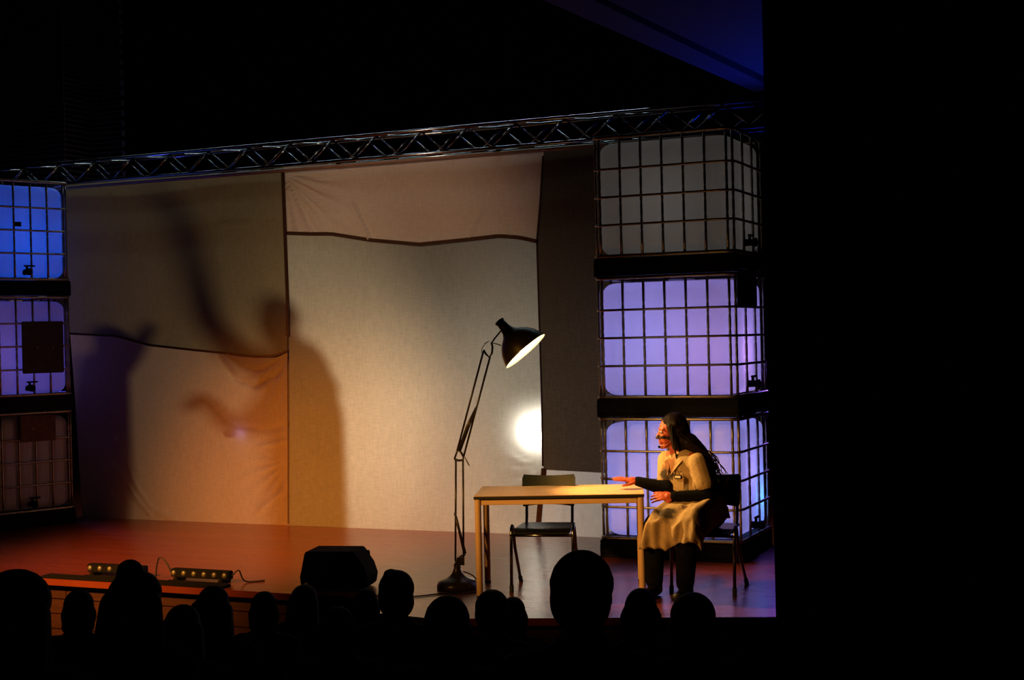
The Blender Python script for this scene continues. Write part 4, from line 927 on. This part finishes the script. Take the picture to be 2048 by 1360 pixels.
SPEC = [
 (42, 1225, 5, 'spectator filling the lower left corner of the hall', 'long', 1.15),
 (165, 1280, 2, 'small round headed spectator low between the corner spectator and the bun', 'bob', 1.0),
 (278, 1206, 4, 'spectator with hair pinned up in front of the first LED bar', 'bun', 1.15),
 (372, 1262, 3, 'spectator in bluish clothes right of the pinned up hair', 'long', 1.0),
 (432, 1218, 2, 'spectator in front of the LED bar near the loudspeaker', 'long', 1.0),
 (533, 1228, 1, 'spectator with bobbed hair just left of the loudspeaker', 'bob', 1.0),
 (613, 1228, 0, 'narrow headed spectator right below the wedge loudspeaker', 'long', 1.15),
 (682, 1280, 2, 'low spectator between the loudspeaker and the tufted head', 'short', 1.0),
 (737, 1250, 0, 'spectator just left of the tufted head', 'bob', 1.0),
 (797, 1188, 1, 'spectator with a tufted crown left of the lamp base', 'tuft', 1.1),
 (900, 1254, 3, 'broad haired spectator below the lamp base', 'bob', 1.05),
 (988, 1224, 1, 'left one of two touching heads under the table', 'short', 1.1),
 (1030, 1232, 0, 'right one of two touching heads under the table', 'bob', 1.0),
 (1170, 1190, 4, 'large close cropped head in front of the empty chair', 'short', 1.05),
 (1285, 1226, 1, 'round headed spectator in front of the right table leg', 'bob', 0.95),
 (1390, 1246, 2, 'spectator low in front of the performer boots', 'bob', 1.1),
]
for a in SPEC: spectator(*a)

# ---- two players behind the cloth, whose shadows fall on it
def on_cloth(x, y, t):
    S_ = py(x, y, YC); return S_ + (LAMP - S_) * t
def shadow_player(pts, label, head, hr, t0, chains, extra=()):
    o = MB(); k = 1 - t0
    for ch in chains:
        P_ = [on_cloth(x, y, t) for x, y, r, t in ch]
        for i in range(len(P_) - 1): o.cap(P_[i], P_[i + 1], ch[i][2] * (1 - ch[i][3]), ch[i + 1][2] * (1 - ch[i + 1][3]))
    h = on_cloth(*head, t0); q = MB(); F = frame(h, (-1, 0.1, 0)); head_shape(q, F, hr); o.add(q.v, q.f)
    for v in o.v: v.z = max(v.z, 0.0)
    p_ = skin_obj('person', o, 0.014, M['shadow_clothes'], None, 3); tag(p_, label, 'person', 'players behind the cloth')
    hh = MB(); hh.ell(F @ (Vector((-0.02, 0, 0.03)) * hr), (0.11 * hr, 0.09 * hr, 0.10 * hr), F.to_3x3()); skin_obj('hair', hh, 0.014, M['hair_black'], p_, 2)
    return p_
t_ = 0.37
torso = [(598, 735, 0.30, t_), (612, 830, 0.36, t_), (618, 950, 0.36, t_), (622, 1060, 0.36, t_)]
legs1 = [(600, 1060, 0.24, t_), (600, 1190, 0.16, t_)]; legs2 = [(645, 1060, 0.24, t_), (645, 1190, 0.16, t_)]
neck_ = [(560, 650, 0.13, t_), (585, 720, 0.16, t_)]
should = [(545, 760, 0.17, t_), (640, 775, 0.19, t_)]
arm = [(555, 745, 0.17, t_), (470, 705, 0.15, 0.40), (415, 640, 0.125, 0.45), (388, 545, 0.115, 0.50), (365, 450, 0.11, 0.54), (345, 405, 0.10, 0.55), (312, 390, 0.07, 0.55)]
arm2 = [(560, 800, 0.18, t_), (500, 850, 0.12, 0.34), (457, 848, 0.09, 0.32), (425, 808, 0.07, 0.32), (404, 796, 0.06, 0.32), (380, 816, 0.05, 0.32)]
shadow_player(None, 'player with one arm raised high behind the cloth, seen as a dark shadow', (553, 640), 1.15, t_, [torso, legs1, legs2, neck_, should, arm, arm2])
t2 = 0.26
shadow_player(None, 'player behind the far left end of the cloth, seen as a faint upright shadow', (215, 682), 0.98, t2,
              [[(205, 735, 0.16, t2), (200, 850, 0.19, t2), (203, 960, 0.20, t2), (205, 1060, 0.16, t2)], [(195, 1060, 0.12, t2), (192, 1160, 0.09, t2)], [(222, 1060, 0.12, t2), (225, 1160, 0.09, t2)], [(214, 690, 0.09, t2), (206, 735, 0.11, t2)],
               [(225, 740, 0.11, t2), (262, 705, 0.08, 0.28), (292, 665, 0.055, 0.3), (302, 650, 0.04, 0.3)]])
cp_ = [on_cloth(x, y, 0.3) for x, y in ((396, 933), (412, 929), (430, 929), (465, 936), (484, 943))]
# dim blue lamp behind the left panel
bp_ = py(480, 868, YC) + Vector((0, 0.05, 0))
led = empty('led_cluster', bp_ - Vector((-3.3, YC, 0))); led.parent = bd_
MB().lathe([(0.03, 0.05), (0.04, 0.03), (0.04, 0.0)], 16, Matrix.Rotation(-PI / 2, 4, 'X') @ Matrix.Translation((0, 0, 0.02))).build('housing', M['black'], led)
for dx, dz in ((0.0, 0.0), (0.015, -0.004), (-0.012, 0.006), (0.004, 0.016)):
    MB().ell((dx, 0.012, dz), 0.005, nu=8, nv=6).build('diode', mat('diode', (0.2, 0.2, 1), 0.3, emit=(0.25, 0.3, 1.0), estr=60), led)
